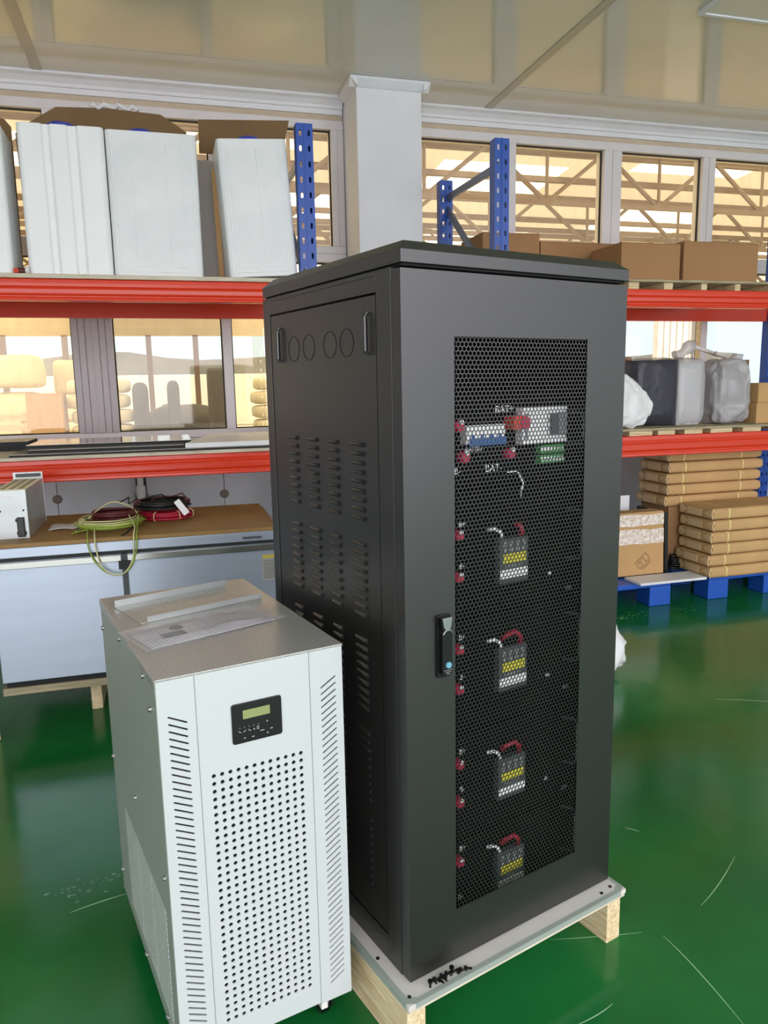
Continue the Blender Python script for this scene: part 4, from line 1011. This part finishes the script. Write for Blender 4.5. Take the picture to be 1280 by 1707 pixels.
# leaning taped carton
tcn = empty('cardboard_box', (2.775, 3.985, .1655), 0, 'worn brown carton with shiny tape leaning on the blue pallet', 'cardboard box'); tcn.rotation_euler = (R(-2), R(-1.), R(-3))
MB().box(-.35, .172, 0, .13, 0, .40).build('body', 'card_light', tcn, bevel=.006)
mb = MB(); vs = []; fs = []
for j in range(9):
    for i in range(21):
        x = -.345+.515*i/20; z = .20+.185*j/8; vs.append((x, -.0025-.003*abs(noise.noise((x*30, z*40, 0))), z+.012*noise.noise((x*11, j*.4, 2))))
for j in range(8):
    if j in (4,): continue
    for i in range(20): k = j*21+i; fs.append((k, k+1, k+22, k+21))
MB().add(vs, fs).build('shiny_tape', 'tape', tcn)
lg = MB()   # printed diamond mark: nested angle strokes
T = TR(.03, -.0009, .085) @ Matrix.Rotation(R(-40), 4, 'Y')
for q in ((-.05, .05, .032, .036), (-.05, -.046, -.01, .036), (.046, .05, -.01, .036), (-.05, -.012, -.014, -.01), (.012, .05, -.014, -.01), (-.035, -.012, .008, .012), (-.016, -.012, -.014, .012), (.012, .016, -.014, .024), (-.035, -.031, .008, .022), (-.035, .016, .02, .024), (-.045, .045, -.026, -.022), (-.035, .035, -.036, -.032)):
    lg.box(q[0], q[1], -.0008, .0006, q[2], q[3], T)
lg.build('printed_mark', 'print', tcn)
o = MB().box(-.012, .012, 0, .3, 0, .40).build('acrylic_sheet', 'gloss_black', bevel=.002); o.location = (2.985, 4.0, .1535); o.rotation_euler = (0, R(-2.5), 0); tag(o, 'black sheet standing on edge right of the taped carton', 'sheet')
tag(MB().box(2.66, 3.13, 3.80, 3.97, .1525, .168).build('white_board', 'white_board', bevel=.002), 'narrow white board lying in front of the taped carton across the pallets', 'board')
o = MB().box(2.42, 2.845, 4.22, 4.24, .1535, .64).build('white_sheet', 'white_board', bevel=.002); tag(o, 'white sheet standing behind the taped carton', 'sheet')
c = MB(); random.seed(11)
for s in range(7): c.tube(coil_pts(3.07, 4.05, .165+.014*s,   .042-.003*s, 1.3, .3, 60+s, .01), .005, 6)
tag(c.build('cable_bundle', 'cable_b', smooth=True), 'tangled black cable bundle between the black panel and kraft packages', 'cable bundle')
# floor bag behind the cabinet
tag(blob(MB(), 1.80, 3.02, .0, .215, .16, .17, 12, .7, .8, .006, 36, pinch=.35, crease=.022).build('plastic_bag', 'white_film', smooth=True), 'white plastic bag on the green floor half hidden behind the black cabinet', 'plastic bag')

# ================================================================== BEYOND THE WINDOWS: THE NEXT HALL
def roofz(y): return 5.75-.075*(y-8)
mb = MB(); L0, L1 = -8, 26
def sheetq(x0, x1, y0, y1, dz=0): mb.box(x0, x1, y0, y1, 0, .02)
rf = MB()
def slab(m_, x0, x1, y0, y1, lift=0):
    m_.add([(x0, y0, roofz(y0)+lift), (x1, y0, roofz(y0)+lift), (x1, y1, roofz(y1)+lift), (x0, y1, roofz(y1)+lift)], [(0, 1, 2, 3)])
slab(rf, -10, 30, 5.6, 26)
sky_ = []
x = -9.3; k = 0
holes_ = []
rf = MB(); sk = MB(); random.seed(2)
xs_ = -10
while xs_ < 30:
    for j, (y0, y1) in enumerate(((5.6, 8.5), (8.5, 11.2), (11.2, 13.4), (13.4, 15.2), (15.2, 17.2), (17.2, 20), (20, 26))):
        w = 1.25
        is_sky = ((int((xs_+10)/1.25)*3+j*2) % 7) in (0, 3)
        slab(sk if is_sky else rf, xs_, xs_+w, y0, y1)
    xs_ += 1.25
ro_ = struct(rf.build('roof', 'roof')); sk.build('skylight_sheets', 'skylight', ro_)['kind'] = 'stuff'
pu = 8.2; i = 0
t = MB()
def truss_at(y, n_x0=-9, n_x1=29):
    e = MB(); zt_ = roofz(y)-.12; zb_ = zt_-.95
    e.box(n_x0, n_x1, y-.05, y+.05, zt_-.1, zt_); e.box(n_x0, n_x1, y-.04, y+.04, zb_, zb_+.08)
    x = n_x0; up = True
    while x < n_x1-.1:
        a, b2 = (x, y, zb_+.04), (x+1.1, y, zt_-.05)
        if not up: a, b2 = (x, y, zt_-.05), (x+1.1, y, zb_+.04)
        e.tube([a, b2], .04, 6)
        if up: e.tube([(x, y, zb_+.04), (x, y, zt_-.05)], .03, 6)
        x += 1.1; up = not up
    for k in range(9):
        xa = n_x0+1.1+4.4*k; e.tube([(xa, y, zb_+.02), (xa+.4, y+2.3, roofz(y+2.3)-.13)], .022, 6)
    return e
tl = ['nearest', 'second', 'third', 'fourth', 'farthest']
for k, y in enumerate((9.6, 12.2, 14.6, 16.8, 19.0)):
    tag(truss_at(y).build('roof_truss', 'truss'), 'brown steel roof truss seen through the upper windows, %s from the glass' % tl[k], 'roof truss', 'roof trusses of the next hall')
for k in range(9):
    y = 8.9+k*1.25
    tag(MB().box(-9, 29, y-.05, y+.05, roofz(y)-.11, roofz(y)-.01).build('roof_purlin', 'truss'), 'steel purlin directly under the hall roof sheets, %s row back from the glass' % ['first', 'second', 'third', 'fourth', 'fifth', 'sixth', 'seventh', 'eighth', 'ninth'][k], 'purlin', 'purlins of the next hall')
# far eave wall with an opening to the sky below
struct(MB().box(-20, 12, 24.9, 25.1, 3.05, 5.2).build('wall_hall_far', 'hall_wall'))
for k, (x, nm) in enumerate(((-4.6, 'leftmost, in the left pane'), (-2.9, 'second, in the left pane'), (-.5, 'third, seen in the wide pane'), (.9, 'rightmost, seen in the wide pane'))):
    tag(MB().box(x-.08, x+.08, 24.6, 24.8, 0, 3.05).build('hall_post', 'truss'), 'slim post under the far eave of the next hall, '+nm, 'post', 'posts under the far eave')
c = MB(); vs = []; fs = []
for i in range(41):
    x = -60+3*i; h = 4.2+1.1*noise.noise((i*.3, 4, 0)); vs += [(x, 70, -1), (x, 70, h), (x, 78, -1)]
for i in range(40): fs += [(3*i, 3*i+3, 3*i+4, 3*i+1), (3*i+1, 3*i+4, 3*i+5, 3*i+2)]
struct(c.add(vs, fs).build('hills', 'hill'))
tag(MB().box(-6, 8, 30, 30.4, 0, 1.95).build('yard_wall', 'pale_wall', bevel=.02), 'low pale yard wall beyond the far eave', 'wall')
# stored goods behind the lower left window
def sackm(seed): return blob(MB(), 0, 0, 0, .30, .2, .0715, seed, .42, .4, .003, 14, 8)
s0 = sackm(1).build('sack', 'sack', smooth=True)
spots = []
for k in range(10): spots.append((-.68+.012*((k*5) % 4), 8.2, .0+.15*k, 'in the stack by the cladding', k, 10))
for k in range(10): spots.append((1.16+.012*((k*3) % 4), 8.4, .0+.15*k, 'in the stack behind the right-hand pane', k, 10))
for k in range(9): spots.append((-.96+.01*((k*3) % 4), 9.4, .0+.15*k, 'in the stack behind the tall carton', k, 9))
nth = ['lowest', 'second', 'third', 'fourth', 'fifth', 'sixth', 'seventh', 'eighth', 'ninth', 'tenth']
for i, (x, y, z, wh, k, nn) in enumerate(spots):
    o = s0 if i == 0 else s0.copy()
    if i: COL.objects.link(o)
    o.location = (x, y, z); tag(o, 'cream sack outside %s, %s' % (wh, 'topmost' if k == nn-1 else nth[k]+(' from the bottom' if k else '')), 'sack', 'stacked sacks beyond the window')
def bale(label, x0, x1, y0, y1, z0, z1, s):
    o = blob(MB(), (x0+x1)/2, (y0+y1)/2, z0, (x1-x0)/2, (y1-y0)/2, (z1-z0)/2, s, .3, .3, .02, 14, 5).build('wrapped_bale', 'bale', smooth=True); return tag(o, label, 'bale', 'wrapped bales beyond the window')
bale('cream wrapped bale outside, lower left of the pair behind the carton', -2.1, -1.42, 9.4, 10.2, 0, 1.38, 1)
bale('cream wrapped bale outside, upper left one above the carton', -2.1, -1.42, 9.4, 10.2, 1.43, 1.80, 2)
bale('cream wrapped bale outside, upper right one beside the cladding', -1.38, -.72, 10.2, 11.0, 1.33, 1.77, 3)
bale('cream wrapped bale outside, lower right one beside the cladding', -1.38, -.72, 10.2, 11.0, 0, 1.28, 4)
bale('cream wrapped bale at the far left of the left pane', -3.0, -2.14, 9.6, 10.4, 0, 1.55, 5)
carton('tall tan carton standing outside behind the left lower pane', -1.32, -1.0, 7.9, 8.3, -.02, 1.365, 'card_light', group=None)
cr2 = empty('wooden_crate', (-1.62, 8.2, 0), 0, 'slatted wooden crate outside, left of the tall tan carton', 'crate')
for k in range(12): MB().box(-.28, .25, -.02, .0, k*.1, k*.1+.062).build('slat', 'wood', cr2)
for x in (-.28, .19): MB().box(x, x+.06, .001, .05, 0, 1.18).build('corner_post', 'wood', cr2)
for x, y, r, h, lb in ((-.275, 8.0, .078, 1.475, 'grey gas cylinder outside, left one of the two rounded tops'), (.045, 8.05, .062, 1.49, 'grey gas cylinder outside, right one of the two rounded tops')):
    tag(MB().lathe([(.0001, 0), (r, 0), (r, h-.09), (r*.94, h-.05), (r*.75, h-.02), (r*.4, h-.003), (.0001, h)], (x, y, -.02), 20).build('gas_cylinder', 'cyl_grey', smooth=True), lb, 'gas cylinder', 'gas cylinders beyond the window')
tag(blob(MB(), .12, 8.75, -.02, .40, .25, .62, 31, .5, .4, .06, 18, 4).build('covered_stack', 'cover', smooth=True), 'grey sheet-covered heap outside between the gas cylinders and the tall cabinet', 'covered heap')
tag(MB().box(.395, .56, 8.0, 8.3, -.02, 1.59).build('metal_locker', 'cyl_grey', bevel=.03), 'tall narrow grey locker outside at the right of the wide pane', 'locker')
mb = MB()
for k in range(7): mb.box(6.42+k*.1, 6.5+k*.1, 9.0, 9.05, 0, 2.3)
mb.box(6.4, 7.12, 9.03, 9.08, 0, 2.3); tag(mb.build('shutter_panel', 'pale_wall'), 'pale ribbed shutter outside behind the lower right window', 'shutter')

# ================================================================== CAMERA, LIGHT, RENDER
f, psi, pit, rol = 1250.5142, .2731, .1661, -.0193
F = Vector((math.sin(psi)*math.cos(pit), math.cos(psi)*math.cos(pit), -math.sin(pit))); Rv = Vector((math.cos(psi), -math.sin(psi), 0)); U = Rv.cross(F)
R2 = Rv*math.cos(rol)+U*math.sin(rol); U2 = -Rv*math.sin(rol)+U*math.cos(rol)
cam = bpy.data.cameras.new('camera'); co_ = bpy.data.objects.new('camera', cam); COL.objects.link(co_)
co_.matrix_world = Matrix(((R2.x, U2.x, -F.x, 0), (R2.y, U2.y, -F.y, 0), (R2.z, U2.z, -F.z, 1.37), (0, 0, 0, 1)))
cam.sensor_fit = 'HORIZONTAL'; cam.sensor_width = 36; cam.lens = f*36/1280; cam.clip_start = .02; cam.clip_end = 500
SC.camera = co_
w = bpy.data.worlds.new('sky'); SC.world = w; w.use_nodes = True
nt = w.node_tree; bg = nt.nodes['Background']; tc = nt.nodes.new('ShaderNodeTexCoord'); sx_ = nt.nodes.new('ShaderNodeSeparateXYZ')
mr = nt.nodes.new('ShaderNodeMapRange'); mr.inputs['From Min'].default_value = -.3; mr.inputs['From Max'].default_value = .5
rp = nt.nodes.new('ShaderNodeValToRGB'); rp.color_ramp.elements[0].color = (1, .962, 1.04, 1); rp.color_ramp.elements[1].color = (.26, .33, .42, 1)
nt.links.new(tc.outputs['Generated'], sx_.inputs[0]); nt.links.new(sx_.outputs['Y'], mr.inputs['Value']); nt.links.new(mr.outputs[0], rp.inputs[0]); nt.links.new(rp.outputs[0], bg.inputs[0])
bg.inputs[1].default_value = 3.1
s = bpy.data.lights.new('sun', 'SUN'); s.energy = 6.5; s.angle = R(1); s.color = (1, .92, .78); so = bpy.data.objects.new('sun', s); COL.objects.link(so)
so.rotation_euler = (R(-28), R(12), 0)
SC.view_settings.view_transform = 'Standard'; SC.view_settings.look = 'None'; SC.view_settings.gamma = 1; SC.view_settings.exposure = .38
SC.cycles.use_denoising = True; SC.cycles.max_bounces = 10; SC.cycles.transparent_max_bounces = 16; SC.cycles.diffuse_bounces = 5
